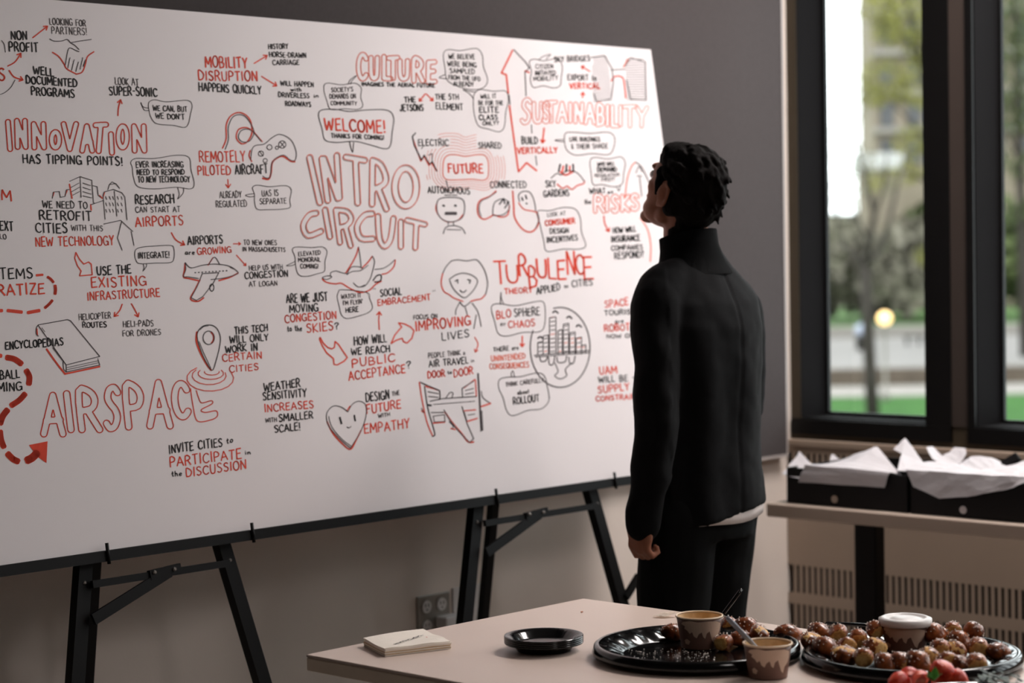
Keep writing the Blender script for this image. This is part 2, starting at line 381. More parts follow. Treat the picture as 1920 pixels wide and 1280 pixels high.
G = {
 'A': (.76, [[(.02, 0), (.36, 1), (.74, 0)], [(.12, .34), (.64, .36)]]),
 'B': (.66, [[(.06, 0), (.06, 1), (.42, .96), (.52, .76), (.38, .55), (.08, .52)], [(.38, .54), (.62, .36), (.52, .08), (.06, 0)]]),
 'C': (.70, [C_]),
 'D': (.72, [[(.06, 0), (.06, 1), (.40, .92), (.66, .66), (.66, .34), (.44, .06), (.06, 0)]]),
 'E': (.60, [[(.56, 1), (.08, .98), (.06, 0), (.58, .02)], [(.08, .52), (.48, .54)]]),
 'F': (.58, [[(.56, 1), (.08, .98), (.06, 0)], [(.08, .52), (.46, .54)]]),
 'G': (.76, [[(.66, .84)]+arc(.38, .5, .35, .5, 60, 320, 10)+[(.70, .42), (.42, .42)], [(.70, .42), (.70, .02)]]),
 'H': (.70, [[(.06, 0), (.06, 1)], [(.64, 0), (.64, 1)], [(.06, .5), (.64, .52)]]),
 'I': (.22, [[(.11, 0), (.11, 1)]]),
 'J': (.52, [[(.46, 1), (.44, .25), (.30, 0), (.10, .06), (.03, .26)]]),
 'K': (.66, [[(.06, 0), (.06, 1)], [(.62, 1), (.08, .45), (.64, 0)]]),
 'L': (.54, [[(.06, 1), (.06, .02), (.52, 0)]]),
 'M': (.86, [[(.04, 0), (.10, 1), (.43, .3), (.76, 1), (.82, 0)]]),
 'N': (.70, [[(.06, 0), (.08, 1), (.62, 0), (.64, 1)]]),
 'O': (.72, [O_]),
 'P': (.62, [[(.06, 0), (.06, 1), (.42, .98), (.58, .76), (.46, .52), (.08, .46)]]),
 'Q': (.74, [O_, [(.42, .26), (.74, -.05)]]),
 'R': (.66, [[(.06, 0), (.06, 1), (.42, .98), (.56, .77), (.44, .55), (.08, .48)], [(.30, .5), (.64, 0)]]),
 'S': (.62, [[(.54, .88), (.36, 1), (.14, .94), (.08, .74), (.24, .58), (.44, .46), (.56, .28), (.46, .06), (.24, 0), (.06, .12)]]),
 'T': (.64, [[(.02, .98), (.62, 1)], [(.32, 1), (.32, 0)]]),
 'U': (.70, [[(.06, 1), (.07, .3), (.20, .03), (.42, 0), (.60, .2), (.63, 1)]]),
 'V': (.70, [[(.02, 1), (.34, 0), (.68, 1)]]),
 'W': (.96, [[(.02, 1), (.22, 0), (.48, .75), (.70, 0), (.94, 1)]]),
 'X': (.66, [[(.04, 1), (.62, 0)], [(.62, 1), (.04, 0)]]),
 'Y': (.64, [[(.02, 1), (.32, .5), (.62, 1)], [(.32, .5), (.30, 0)]]),
 'Z': (.62, [[(.04, 1), (.58, .98), (.04, .02), (.60, 0)]]),
 '5': (.56, [[(.5, 1), (.12, .98), (.10, .58), (.36, .6), (.5, .4), (.44, .1), (.22, 0), (.04, .08)]]),
 '!': (.20, [[(.10, 1), (.10, .3)], [(.10, .08), (.10, .0)]]),
 '?': (.50, [[(.04, .8), (.14, .98), (.36, .98), (.44, .76), (.22, .5), (.22, .28)], [(.22, .08), (.22, 0)]]),
 '-': (.40, [[(.04, .5), (.36, .5)]]), ',': (.20, [[(.12, .1), (.04, -.18)]]), "'": (.16, [[(.10, 1.05), (.06, .8)]]),
 '"': (.26, [[(.06, 1.05), (.04, .8)], [(.20, 1.05), (.18, .8)]]), '.': (.18, [[(.08, .06), (.10, 0)]]), '&': (.6, [[(.5, .3), (.3, 0), (.1, .2), (.4, .7), (.25, .9), (.1, .7), (.5, 0)]]),
 'o': (.5, [arc(.24, .28, .2, .28, 90, 450, 8)]), 't': (.36, [[(.16, .9), (.16, .08), (.3, .02)], [(.02, .58), (.32, .6)]]),
 'h': (.5, [[(.06, 1), (.06, 0)], [(.06, .4), (.26, .56), (.4, .4), (.42, 0)]]), 'e': (.48, [[(.06, .3), (.42, .32), (.36, .52), (.16, .52), (.06, .28), (.18, .02), (.42, .08)]]),
 'i': (.2, [[(.1, .55), (.1, 0)], [(.1, .85), (.1, .8)]]), 'n': (.5, [[(.06, .56), (.06, 0)], [(.06, .4), (.26, .56), (.4, .4), (.42, 0)]]),
 'a': (.5, [[(.4, .5), (.16, .52), (.05, .25), (.18, 0), (.4, .2), (.4, .55), (.44, 0)]]), 'r': (.36, [[(.06, .56), (.06, 0)], [(.06, .36), (.2, .54), (.34, .5)]]),
 'w': (.66, [[(.04, .55), (.16, 0), (.32, .5), (.46, 0), (.62, .55)]]), 'u': (.5, [[(.06, .55), (.1, .06), (.3, .04), (.4, .55), (.42, 0)]]), 'b': (.5, [[(.06, 1), (.06, 0), (.3, .04), (.42, .28), (.28, .52), (.06, .4)]]),
}
GAP = .17
def text(ink, s, x0, y0, x1, y1, h, m='ink_black', wd=2.4, lean=.07):
    W = sum((G[c][0] if c in G else .42)+GAP for c in s)-GAP
    L = math.hypot(x1-x0, y1-y0); ux, uy = (x1-x0)/L, (y1-y0)/L; sx = L/W; cur = 0
    for c in s:
        if c not in G: cur += .42+GAP; continue
        gw, strokes = G[c]; th = random.uniform(-.05, .05); sc = random.uniform(.93, 1.06); dy = random.uniform(-.04, .04)
        for st in strokes:
            P = st if len(st) < 5 else crv(st, n=2)
            out = []
            for gx, gy in P:
                gx2, gy2 = gx, gy*sc+dy
                gx2 += random.uniform(-.012, .012); gy2 += random.uniform(-.012, .012)
                a = (cur+gx2)*sx; b = gy2*h + th*gx2*sx
                out.append((x0+ux*a-lean*b, y0+uy*a-b))
            ink.poly(out, wd*random.uniform(.9, 1.1), m)
        cur += gw+GAP
def T(items, name='lettering'):
    """items: (text, x0, y0, x1, y1, cap height, tone, width)"""
    k = Ink()
    for it in items:
        s, x0, y0, x1, y1, h = it[:6]; tone = it[6] if len(it) > 6 else 'b'
        m, wd = {'b': ('ink_black', 2.3), 'B': ('ink_black', 2.8), 't': ('ink_thin', 1.35), 'm': ('ink_black', 1.6), 'r': ('ink_red', 2.5), 'R': ('ink_red', 3.1), 'p': ('ink_pale', 3.2), 'q': ('ink_red', 2.0)}[tone]
        if len(it) > 7: wd = it[7]
        if x0 > 780: wd *= .84
        text(k, s, x0, y0, x1, y1, h, m, wd)
    return k.done(name)
def D(strokes, name='doodle'):
    """strokes: (tone, width, points, mode) ; mode c=closed curve, o=open curve, l=straight, L=closed straight, f=filled"""
    k = Ink(); mm = {'b': 'ink_black', 't': 'ink_thin', 'r': 'ink_red', 'p': 'ink_pale'}
    for tone, wd, pts, mode in strokes:
        m = mm[tone]
        if mode == 'c': k.poly(crv(pts, True), wd, m, True)
        elif mode == 'o': k.poly(crv(pts), wd, m)
        elif mode == 'L': k.poly(pts, wd, m, True)
        elif mode == 'f': k.fill(pts, m)
        else: k.poly(pts, wd, m)
    return k.done(name)
def bubble(pts, tail=None, wd=1.3):
    if pts[0][0] > 780: wd *= .78
    s = [('t', wd, pts, 'c')]
    if tail: s.append(('t', wd, tail, 'o'))
    return D(s, 'speech_bubble')
def arrow(pts, wd=2.4, tone='r', head=8, ang=35):
    (x0, y0), (x1, y1) = pts[-2], pts[-1]; a = atan2(y1-y0, x1-x0); hs = []
    for s in (-1, 1): hs.append((x1-head*cos(a+s*radians(ang)), y1-head*sin(a+s*radians(ang))))
    return D([(tone, wd, pts, 'o' if len(pts) > 2 else 'l'), (tone, wd, [hs[0], (x1, y1), hs[1]], 'l')], 'arrow')
def bubble_letter(ink, c, xa, ya, xb, yb, r, m='ink_red', wd=2.2, lean=0, shadow=False):
    """outlined letter: the level line of the distance to the letter's skeleton, box in photo pixels"""
    gw, strokes = G[c] if isinstance(c, str) else (1, []); segs = []
    if not isinstance(c, str):
        for P in c:
            P = crv(P, n=3) if len(P) > 3 else P
            segs += list(zip(P, P[1:]))
    x0, x1, yt, yb_ = xa+r, xb-r, ya+r, yb-r
    for st in strokes:
        P = st if len(st) < 5 else crv(st, n=3)
        if c == 'I': P = [((x0+x1)/2+(lean if False else 0), None) for _ in P]; P = [((x0+x1)/2-lean/2, yt), ((x0+x1)/2+lean/2, yb_)]
        else: P = [(x0+(x1-x0)*gx/gw+lean*(.5-gy), yb_-(yb_-yt)*gy) for gx, gy in P]
        segs += list(zip(P, P[1:]))
    st_ = .8; X = np.arange(xa-abs(lean)-r*2-2, xb+abs(lean)+r*2+2, st_); Y = np.arange(ya-r*2-2, yb+r*2+2, st_)
    gx, gy = np.meshgrid(X, Y); D_ = np.full(gx.shape, 1e9)
    for (ax, ay), (bx, by) in segs:
        dx, dy = bx-ax, by-ay; l2 = dx*dx+dy*dy+1e-9
        t = np.clip(((gx-ax)*dx+(gy-ay)*dy)/l2, 0, 1); D_ = np.minimum(D_, np.hypot(gx-ax-t*dx, gy-ay-t*dy))
    F_ = D_-r; nxt = {}
    ny, nx = F_.shape
    for j in range(ny-1):
        row = F_[j:j+2]
        act = np.where((row.min(0)[:-1] < 0) | (row.min(0)[1:] < 0))[0]
        for i in act:
            v = (F_[j, i], F_[j, i+1], F_[j+1, i+1], F_[j+1, i]); cn = ((i, j), (i+1, j), (i+1, j+1), (i, j+1)); cr = []
            for e in range(4):
                a, b = v[e], v[(e+1) % 4]
                if (a < 0) != (b < 0):
                    t = a/(a-b); p, q = cn[e], cn[(e+1) % 4]
                    key = tuple(sorted((p, q))); cr.append((key, (X[0]+st_*(p[0]+(q[0]-p[0])*t), Y[0]+st_*(p[1]+(q[1]-p[1])*t))))
            for u in range(0, len(cr)-1, 2):
                nxt.setdefault(cr[u][0], []).append(cr[u+1]); nxt.setdefault(cr[u+1][0], []).append(cr[u])
                nxt.setdefault(('p', cr[u][0]), cr[u][1]); nxt.setdefault(('p', cr[u+1][0]), cr[u+1][1])
    seen = set()
    for k0 in [k for k in nxt if k[0] != 'p']:
        if k0 in seen: continue
        loop = []; k = k0
        while k is not None and k not in seen:
            seen.add(k); loop.append(nxt[('p', k)]); k = next((q[0] for q in nxt[k] if q[0] not in seen), None)
        if len(loop) > 8:
            loop = loop[::3]
            if shadow: ink.poly([(x-1.5, y+1.9) for x, y in loop], wd*.6, 'ink_shade', True)
            ink.poly(loop, wd, m, True)
def heading(letters, r, m='ink_red', wd=2.2, shadow=False):
    k = Ink()
    for it in letters:
        c, xa, ya, xb, yb = it[:5]; bubble_letter(k, c, xa, ya, xb, yb, it[6] if len(it) > 6 else r, m, wd, it[5] if len(it) > 5 else 0, shadow)
    return k.done('heading')
# -- top left
T([('NON', 21, 74, 51, 74, 16, 'b'), ('PROFIT', 17, 96, 72, 98, 17, 'b')])
T([('WELL', 63, 139, 101, 143, 15, 'b'), ('DOCUMENTED', 49, 156, 145, 163, 14, 'b'), ('PROGRAMS', 59, 178, 140, 183, 15, 'b')])
T([('LOOKING FOR', 93, 46, 161, 49, 12, 't'), ('PARTNERS!', 97, 63, 163, 66, 13, 't')])
T([('S', -2, 152, 10, 152, 24, 'R'), ('M', 3, 374, 22, 376, 20, 'R')])
T([('EXT', 0, 431, 25, 433, 17, 'b'), ('LO', 0, 447, 12, 449, 9, 't')])
D([('t', 1.2, [(-4, 178), (8, 174), (20, 164), (28, 150)], 'o'), ('t', 1.2, [(3, 76), (8, 84), (10, 98)], 'o')], 'bubble_outline')
arrow([(61, 71), (89, 49)], 2.4); arrow([(14, 124), (28, 116), (39, 100)], 2.6); arrow([(17, 132), (26, 144), (43, 150)], 2.6)
D([('t', 1.5, [(93, 73), (101, 77), (115, 77), (126, 74), (132, 80), (140, 85), (148, 93)], 'o'), ('t', 1.5, [(133, 80), (150, 77), (171, 74)], 'o'),
   ('r', 2.4, [(98, 98), (110, 106), (120, 120), (125, 129), (143, 139)], 'o'), ('r', 2.4, [(143, 139), (154, 135), (160, 120), (164, 106), (176, 97)], 'o'),
   ('t', 1.5, [(148, 97), (141, 94), (130, 90), (126, 100), (124, 112), (122, 122)], 'o'), ('t', 1.4, [(131, 108), (127, 128)], 'l'), ('t', 1.4, [(139, 112), (134, 132)], 'l'),
   ('t', 1.4, [(147, 116), (142, 134)], 'l'), ('t', 1.4, [(155, 108), (150, 130)], 'l'), ('t', 1.4, [(160, 112), (156, 124)], 'l')])
T([('LOOK AT', 216, 158, 260, 161, 13, 't'), ('SUPER-SONIC', 205, 178, 295, 181, 16, 'b')])
arrow([(221, 217), (222, 202), (226, 187)], 2.6)
bubble([(279, 192), (290, 187), (312, 191), (350, 188), (360, 197), (357, 214), (353, 232), (345, 239), (325, 235), (294, 232), (283, 220), (279, 205)], [(278, 203), (268, 200), (264, 192), (270, 206), (279, 207)])
T([('WE CAN, BUT', 287, 207, 351, 210, 10, 'm'), ("WE DON'T", 292, 222, 346, 224, 10, 'm')])
heading([('I', 9, 224, 25, 284, 4), ('N', 26, 222, 54, 280, 2), ('N', 57, 228, 89, 281, 2), ('O', 92, 243, 116, 281), ('V', 114, 228, 148, 284), ('A', 149, 232, 178, 287), ('T', 172, 229, 202, 288, -4), ('I', 203, 247, 215, 291, 2), ('O', 217, 232, 243, 281), ('N', 245, 232, 277, 287, 2)], 4.6, 'ink_red', 2.3)
T([('HAS TIPPING POINTS!', 43, 306, 230, 310, 16, 'b')])
bubble([(245, 304), (255, 297), (290, 297), (330, 291), (354, 295), (358, 318), (364, 344), (357, 354), (330, 351), (290, 354), (259, 350), (250, 332), (248, 314)], [(333, 352), (336, 364), (333, 373), (343, 362), (344, 352)])
T([('EVER INCREASING', 255, 314, 344, 313, 11, 'm'), ('NEED TO RESPOND', 257, 328, 346, 327, 10, 'm'), ('TO NEW TECHNOLOGY', 259, 342, 356, 341, 11, 'm')])
# skyline sketch
D([('t', 1.4, [(130, 340), (150, 331), (172, 338), (175, 380), (178, 381)], 'l'), ('t', 1.4, [(150, 331), (152, 370)], 'l'), ('r', 2.6, [(130, 345), (135, 372)], 'l'), ('t', 1.4, [(98, 372), (100, 360), (111, 359), (113, 370), (122, 368), (124, 356), (130, 355)], 'l'),
   ('r', 2.2, [(99, 368), (101, 361)], 'l'), ('r', 2.0, [(122, 366), (126, 357)], 'l'), ('t', 1.4, [(173, 348), (182, 350), (184, 366), (189, 370)], 'l'), ('r', 2.2, [(186, 366), (192, 372)], 'l'), ('t', 1.4, [(170, 384), (193, 376)], 'l'), ('r', 2.6, [(170, 383), (171, 394)], 'l'),
   ('t', 1.3, [(132, 352), (148, 343)], 'l'), ('t', 1.3, [(133, 360), (149, 351)], 'l'), ('t', 1.3, [(136, 366), (149, 359)], 'l'), ('t', 1.3, [(155, 343), (170, 348)], 'l'), ('t', 1.3, [(155, 351), (170, 356)], 'l'), ('t', 1.3, [(155, 359), (171, 364)], 'l'), ('t', 1.3, [(155, 367), (172, 371)], 'l'),
   ('t', 1.5, [(193, 366), (195, 360), (212, 355), (228, 361), (234, 369), (238, 412)], 'l'), ('t', 1.5, [(202, 356), (205, 346), (217, 344), (224, 353)], 'l'), ('t', 1.4, [(205, 346), (210, 341), (216, 344)], 'l'), ('t', 1.4, [(193, 366), (197, 411)], 'l'), ('t', 1.4, [(214, 358), (219, 405)], 'l'),
   ('r', 2.2, [(193, 370), (196, 360)], 'l')] + [('t', 1.3, [(198+dx, 368+12*j), (200+dx, 374+12*j)], 'l') for j in range(3) for dx in (0, 7, 13, 22, 29)] +
  [('t', 1.4, [(194, 420), (226, 413), (249, 434)], 'l'), ('t', 1.4, [(228, 415), (220, 446), (229, 469)], 'l'), ('t', 1.4, [(246, 434), (251, 460)], 'l'), ('t', 1.2, [(226, 420), (222, 440)], 'l')])
T([('WE NEED TO', 80, 389, 164, 391, 13, 'm'), ('RETROFIT', 74, 411, 172, 414, 17, 'b')])
T([('CITIES', 67, 436, 127, 437, 18, 'b'), ('WITH THIS', 134, 432, 193, 433, 10, 't')])
T([('NEW TECHNOLOGY', 67, 462, 214, 459, 17, 'r', 2.2)])
T([('RESEARCH', 254, 383, 327, 381, 16, 'b'), ('CAN START AT', 254, 398, 338, 397, 10, 't'), ('AIRPORTS', 254, 425, 344, 421, 17, 'r')])
arrow([(321, 436), (330, 450), (346, 459)], 2.6)
bubble([(253, 471), (262, 464), (290, 461), (320, 460), (326, 467), (326, 484), (319, 492), (290, 493), (262, 494), (254, 486)], [(268, 494), (270, 502), (268, 508), (274, 500), (275, 494)])
T([('INTEGRATE!', 259, 484, 318, 483, 11, 'm')])
D([('r', 2.2, [(142, 473), (149, 486), (157, 495), (166, 491), (171, 495), (173, 515), (149, 517), (152, 508), (145, 498), (140, 484)], 'L')], 'arrow')
T([('USE THE', 182, 516, 246, 512, 16, 'b'), ('EXISTING', 171, 539, 275, 535, 18, 'r'), ('INFRASTRUCTURE', 164, 563, 300, 556, 15, 'r', 2.2)])
arrow([(229, 570), (224, 582), (214, 593)], 2.4); arrow([(246, 569), (253, 581), (259, 594)], 2.4)
T([('HELICOPTER', 148, 600, 208, 596, 11, 't'), ('ROUTES', 155, 614, 200, 613, 10, 'm')])
T([('HELI-PADS', 231, 613, 288, 611, 11, 't'), ('FOR DRONES', 230, 631, 302, 627, 11, 't')])
T([('TEMS', 0, 523, 62, 521, 20, 'b'), ('RATIZE', -4, 554, 84, 550, 20, 'r', 3.0)])
D([('r', 4.5, [(68, 516), (80, 515)], 'l'), ('r', 5, [(89, 519), (95, 523), (100, 529)], 'o'), ('r', 6, [(103, 535), (104, 543), (103, 551)], 'o'), ('r', 5.5, [(98, 563), (92, 570), (84, 577)], 'o'), ('r', 6.5, [(74, 582), (52, 586)], 'l'), ('r', 6.5, [(41, 585), (14, 582)], 'l'), ('r', 6.5, [(4, 582), (-12, 584)], 'l')], 'dashed_line')
D([('r', 8, [(-6, 666), (2, 667)], 'l'), ('r', 11, [(12, 670), (27, 673), (40, 682)], 'o'), ('r', 11, [(49, 694), (55, 706), (54, 720)], 'o'), ('r', 11, [(47, 738), (36, 750), (21, 760)], 'o'), ('r', 12, [(14, 768), (5, 780), (0, 794)], 'o'), ('r', 11, [(0, 808), (2, 824), (7, 838)], 'o'), ('r', 12, [(14, 850), (24, 860), (34, 865)], 'o'), ('r', 15, [(50, 863), (60, 858), (70, 848)], 'o'),
   ('f', 0, [(0, 0)], 'x')][:-1] + [('r', 1, [(54, 834), (89, 827), (87, 868), (70, 856)], 'f')], 'dashed_arrow')
T([('BALL', 0, 711, 37, 708, 16, 'b'), ('MING', -4, 735, 42, 731, 16, 'b')])
T([('ENCYCLOPEDIAS', 10, 655, 119, 647, 14, 'b')])
D([('t', 1.5, [(71, 609), (126, 599), (132, 601), (187, 668), (124, 684), (71, 609)], 'l'), ('t', 1.4, [(71, 609), (68, 616), (68, 626), (72, 630)], 'o'), ('t', 1.4, [(99, 652), (124, 684), (124, 697)], 'l'), ('t', 1.4, [(118, 678), (119, 692), (124, 697), (187, 684), (183, 672)], 'l'), ('t', 1.1, [(125, 689), (184, 676)], 'l'), ('t', 1.1, [(125, 693), (184, 680)], 'l'), ('t', 1.1, [(78, 614), (84, 622)], 'l'),
   ('r', 3.4, [(87, 654), (104, 678), (121, 700)], 'o'), ('r', 3.2, [(121, 701), (187, 687)], 'l'), ('r', 2.2, [(69, 616), (70, 628)], 'l')])
heading([('A', 75, 735, 125, 819, 0), ('I', 117, 732, 141, 811, 8), ('R', 141, 727, 191, 811, 6), ('S', 192, 720, 229, 809, -2), ('P', 229, 718, 273, 806, 6), ('A', 273, 711, 325, 804, 2), ('C', 320, 713, 358, 787, 4)], 6.2, 'ink_red', 2.0)
D([('r', 2.0, [(357, 728), (362, 762), (370, 789), (395, 787), (407, 780), (405, 770), (385, 773), (377, 768), (397, 757), (396, 751), (378, 755), (372, 745), (368, 732)], 'o')], 'heading')
D([('b', 1.5, [(371, 640), (370, 624), (379, 612), (393, 609), (406, 615), (413, 632), (411, 652), (405, 676), (398, 694), (388, 682), (378, 662)], 'c'), ('b', 1.5, arc(391, 633, 10.5, 12.5, 0, 360, 12)[:-1], 'c'), ('r', 3.2, [(369, 622), (368, 640), (376, 662), (388, 684), (396, 694)], 'o'), ('r', 3.2, arc(391, 633, 10, 12, -60, 60, 6), 'l'), ('b', 1.2, [(373, 640), (382, 662), (395, 690)], 'o'), ('b', 1.2, [(375, 618), (382, 612), (390, 611)], 'o')])
D([('r', 1.7, arc(397, 697, 14, 6, -10, 190, 8), 'l'), ('r', 1.7, arc(395, 700, 24, 11, -35, 215, 10), 'l'), ('r', 1.7, arc(392, 704, 32, 17, -20, 220, 10), 'l'), ('r', 1.8, arc(394, 709, 44, 24, -25, 235, 12), 'l')], 'ripple')
T([('THIS TECH', 440, 626, 502, 620, 13, 'b', 2.1), ('WILL ONLY', 431, 643, 503, 638, 13, 'b', 2.1), ('WORK IN', 423, 661, 483, 656, 13, 'b', 2.1), ('CERTAIN', 417, 678, 491, 671, 13, 'q'), ('CITIES', 430, 698, 485, 693, 12, 'q')])
T([('INVITE CITIES', 317, 850, 417, 836, 16, 'b', 2.1), ('to', 425, 832, 437, 828, 11, 'm'), ('PARTICIPATE', 319, 876, 453, 858, 18, 'r', 2.3), ('in', 459, 852, 470, 851, 8, 'm'), ('the', 322, 893, 341, 892, 10, 'm'), ('DISCUSSION', 349, 894, 462, 878, 16, 'r', 2.3)])
T([('WEATHER', 495, 733, 563, 725, 15, 'b', 2.1), ('SENSITIVITY', 493, 750, 575, 743, 14, 'b', 2.1), ('INCREASES', 496, 772, 588, 764, 14, 'r', 2.2), ('WITH', 498, 792, 519, 790, 8, 't'), ('SMALLER', 523, 790, 587, 784, 13, 'b', 2.1), ('SCALE!', 515, 811, 563, 806, 14, 'b', 2.1)])
D([('t', 1.6, [(652, 772), (640, 763), (625, 761), (614, 771), (612, 784), (618, 801), (636, 822), (657, 840)], 'o'), ('t', 1.5, [(652, 772), (660, 758), (672, 752), (683, 756), (687, 768), (684, 788), (674, 812), (657, 840)], 'o'), ('t', 1.3, [(616, 780), (622, 800), (640, 822), (658, 836)], 'o'),
   ('r', 2.6, [(613, 790), (624, 812), (642, 832), (657, 842), (668, 824), (677, 806)], 'o'), ('r', 2.0, [(650, 770), (656, 761)], 'l'), ('b', 3.4, [(637, 782), (640, 794)], 'l'), ('b', 2.8, [(664, 778), (666, 789)], 'l'), ('t', 1.3, [(650, 800), (654, 802), (658, 799)], 'o')])
T([('DESIGN', 686, 753, 730, 747, 16, 'b', 2.1), ('THE', 735, 742, 749, 740, 8, 't'), ('FUTURE', 687, 776, 752, 764, 16, 'r', 2.4), ('WITH', 709, 783, 731, 779, 7, 't'), ('EMPATHY', 683, 813, 768, 801, 17, 'r', 2.4)])
# -- mobility block and game pad
T([('MOBILITY', 385, 126, 464, 128, 20, 'r', 2.8), ('DISRUPTION', 372, 150, 483, 152, 18, 'r', 2.6), ('HAPPENS QUICKLY', 373, 170, 490, 177, 15, 'b', 2.2)])
arrow([(476, 119), (501, 104)], 2.4); arrow([(490, 143), (519, 161)], 2.4)
T([('HISTORY', 503, 92, 540, 91, 9, 'm'), ('HORSE-DRAWN', 505, 107, 574, 108, 9, 'm'), ('CARRIAGE', 511, 122, 561, 121, 9, 'm')])
T([('WILL HAPPEN', 526, 160, 588, 163, 9, 'm'), ('with', 545, 171, 565, 171, 7, 'm'), ('DRIVERLESS', 522, 182, 580, 184, 9, 'm'), ('in', 588, 183, 597, 182, 6, 'm'), ('ROADWAYS', 535, 198, 583, 200, 9, 'm')])
D([('r', 2.6, [(417, 278), (424, 260), (424, 235), (432, 218), (446, 211), (460, 215), (470, 228), (472, 250), (463, 266), (452, 269), (443, 258), (447, 243), (460, 239), (470, 243)], 'o'), ('t', 1.6, [(422, 280), (428, 262), (428, 238), (436, 220), (448, 215), (460, 219), (470, 232), (476, 248), (468, 264), (455, 266), (447, 258), (451, 246), (462, 242), (474, 247), (490, 265)], 'o'),
   ('r', 2.0, [(474, 245), (492, 266)], 'l'), ('t', 1.6, [(470, 300), (472, 282), (478, 273), (495, 270), (510, 258), (525, 252), (545, 262), (555, 284), (553, 300), (544, 300), (532, 291), (518, 296), (509, 308), (507, 330), (500, 334), (492, 330)], 'o'),
   ('r', 3.2, [(553, 303), (545, 302), (530, 293), (518, 297), (510, 306), (508, 325), (503, 336), (492, 334)], 'o'), ('r', 2.4, [(469, 282), (467, 292), (472, 303)], 'o'), ('t', 1.4, arc(489, 288, 5, 5, 0, 350, 10), 'l'), ('t', 1.4, arc(497, 301, 4, 4, 0, 350, 8), 'l'), ('t', 1.4, arc(505, 276, 5, 5, 0, 350, 8), 'l'), ('t', 1.5, arc(529, 271, 7, 7, 0, 350, 10), 'l'), ('t', 1.3, arc(519, 277, 3, 3, 0, 350, 8), 'l'), ('t', 1.4, [(525, 266), (533, 276)], 'l'), ('t', 1.4, [(533, 266), (525, 276)], 'l'), ('t', 1.3, [(486, 283), (493, 293)], 'l')])
T([('REMOTELY', 374, 304, 460, 303, 20, 'r', 2.4), ('PILOTED', 371, 328, 433, 327, 17, 'r', 2.4), ('AIRCRAFT', 441, 327, 502, 325, 17, 'b', 2.1)])
arrow([(427, 336), (428, 352)], 2.2)
T([('ALREADY', 412, 371, 453, 370, 12, 't'), ('REGULATED', 405, 388, 463, 387, 12, 't')])
bubble([(473, 352), (482, 347), (505, 350), (535, 348), (546, 356), (543, 375), (544, 388), (530, 392), (500, 393), (482, 392), (477, 378), (477, 364)], [(477, 363), (468, 364), (460, 366), (468, 369), (477, 368)])
T([('UAS IS', 491, 368, 522, 367, 11, 't'), ('SEPARATE', 487, 383, 537, 381, 10, 't')])
T([('AIRPORTS', 352, 459, 418, 456, 15, 'b', 2.1), ('are', 347, 477, 365, 477, 9, 'm'), ('GROWING', 370, 478, 434, 473, 12, 'q')])
arrow([(437, 457), (451, 457)], 1.9, 'r', 5); arrow([(443, 478), (461, 498)], 1.9, 'r', 5)
T([('TO NEW ONES', 457, 459, 519, 459, 9, 't'), ('IN MASSACHUSETTS', 455, 471, 535, 472, 8, 't')])
T([('HELP US WITH', 467, 507, 530, 504, 9, 't'), ('CONGESTION', 459, 523, 540, 518, 12, 'b', 1.9), ('AT LOGAN', 467, 537, 520, 535, 9, 't')])
D([('t', 1.6, [(347, 492), (358, 502), (380, 497), (405, 495), (430, 499), (445, 509), (443, 514), (420, 521), (395, 524)], 'o'), ('t', 1.6, [(347, 492), (348, 505), (344, 518), (353, 519), (372, 522)], 'o'), ('r', 2.8, [(347, 493), (346, 505), (344, 519), (354, 522), (372, 526)], 'o'), ('r', 2.8, [(446, 512), (430, 520), (410, 526)], 'o'), ('t', 1.5, [(391, 496), (398, 485), (404, 483), (412, 496)], 'o'), ('r', 2.2, [(390, 497), (399, 483)], 'l'),
   ('t', 1.6, [(379, 513), (410, 511), (400, 530), (380, 556), (368, 563), (358, 558), (370, 536), (379, 513)], 'l'), ('r', 2.8, [(375, 524), (366, 542), (357, 560), (370, 565), (382, 558)], 'o'), ('b', 1.6, arc(397, 539, 4, 7, 0, 350, 8), 'l')] + [('b', 2, [(365+6.5*i, 511-i*.4), (367+6.5*i, 511-i*.4)], 'l') for i in range(10)] + [('t', 1.4, [(431, 501), (438, 504)], 'l')])
bubble([(548, 468), (556, 463), (585, 464), (605, 463), (613, 472), (609, 490), (608, 508), (595, 513), (575, 518), (560, 515), (554, 498), (553, 482)], [(553, 490), (545, 494), (537, 498), (546, 498), (554, 495)])
T([('ELEVATED', 559, 480, 601, 477, 8, 't'), ('MONORAIL', 559, 491, 601, 490, 8, 't'), ('COMING!', 563, 503, 597, 503, 8, 't')])
# -- culture / welcome
heading([('C', 667, 98, 691, 152), ('U', 690, 104, 713, 151), ('L', 714, 102, 737, 152), ('T', 724, 104, 750, 151), ('U', 744, 110, 770, 152), ('R', 770, 107, 797, 156), ('E', 797, 112, 820, 158)], 4.2, 'ink_pale', 2.2)
T([('IMAGINES THE AERIAL FUTURE', 678, 161, 815, 164, 7, 'm')])
bubble([(607, 168), (612, 156), (640, 159), (665, 156), (677, 165), (676, 182), (680, 198), (670, 205), (645, 204), (620, 205), (613, 190)], [(652, 158), (657, 149), (668, 142), (659, 152), (657, 158)])
T([("SOCIETY'S", 621, 173, 662, 171, 8, 't'), ('DEMANDS ON', 618, 185, 667, 184, 8, 't'), ('COMMUNITY', 620, 197, 669, 197, 7, 't')])
bubble([(597, 216), (604, 206), (630, 205), (655, 209), (690, 206), (727, 207), (738, 222), (735, 248), (732, 272), (722, 279), (695, 272), (665, 265), (630, 267), (609, 262), (604, 242)], [(655, 266), (658, 278), (661, 285), (662, 276), (663, 267)], 1.7)
T([('WELCOME!', 609, 244, 723, 249, 22, 'R', 3.4), ('THANKS FOR COMING!', 621, 258, 720, 262, 8, 'm')])
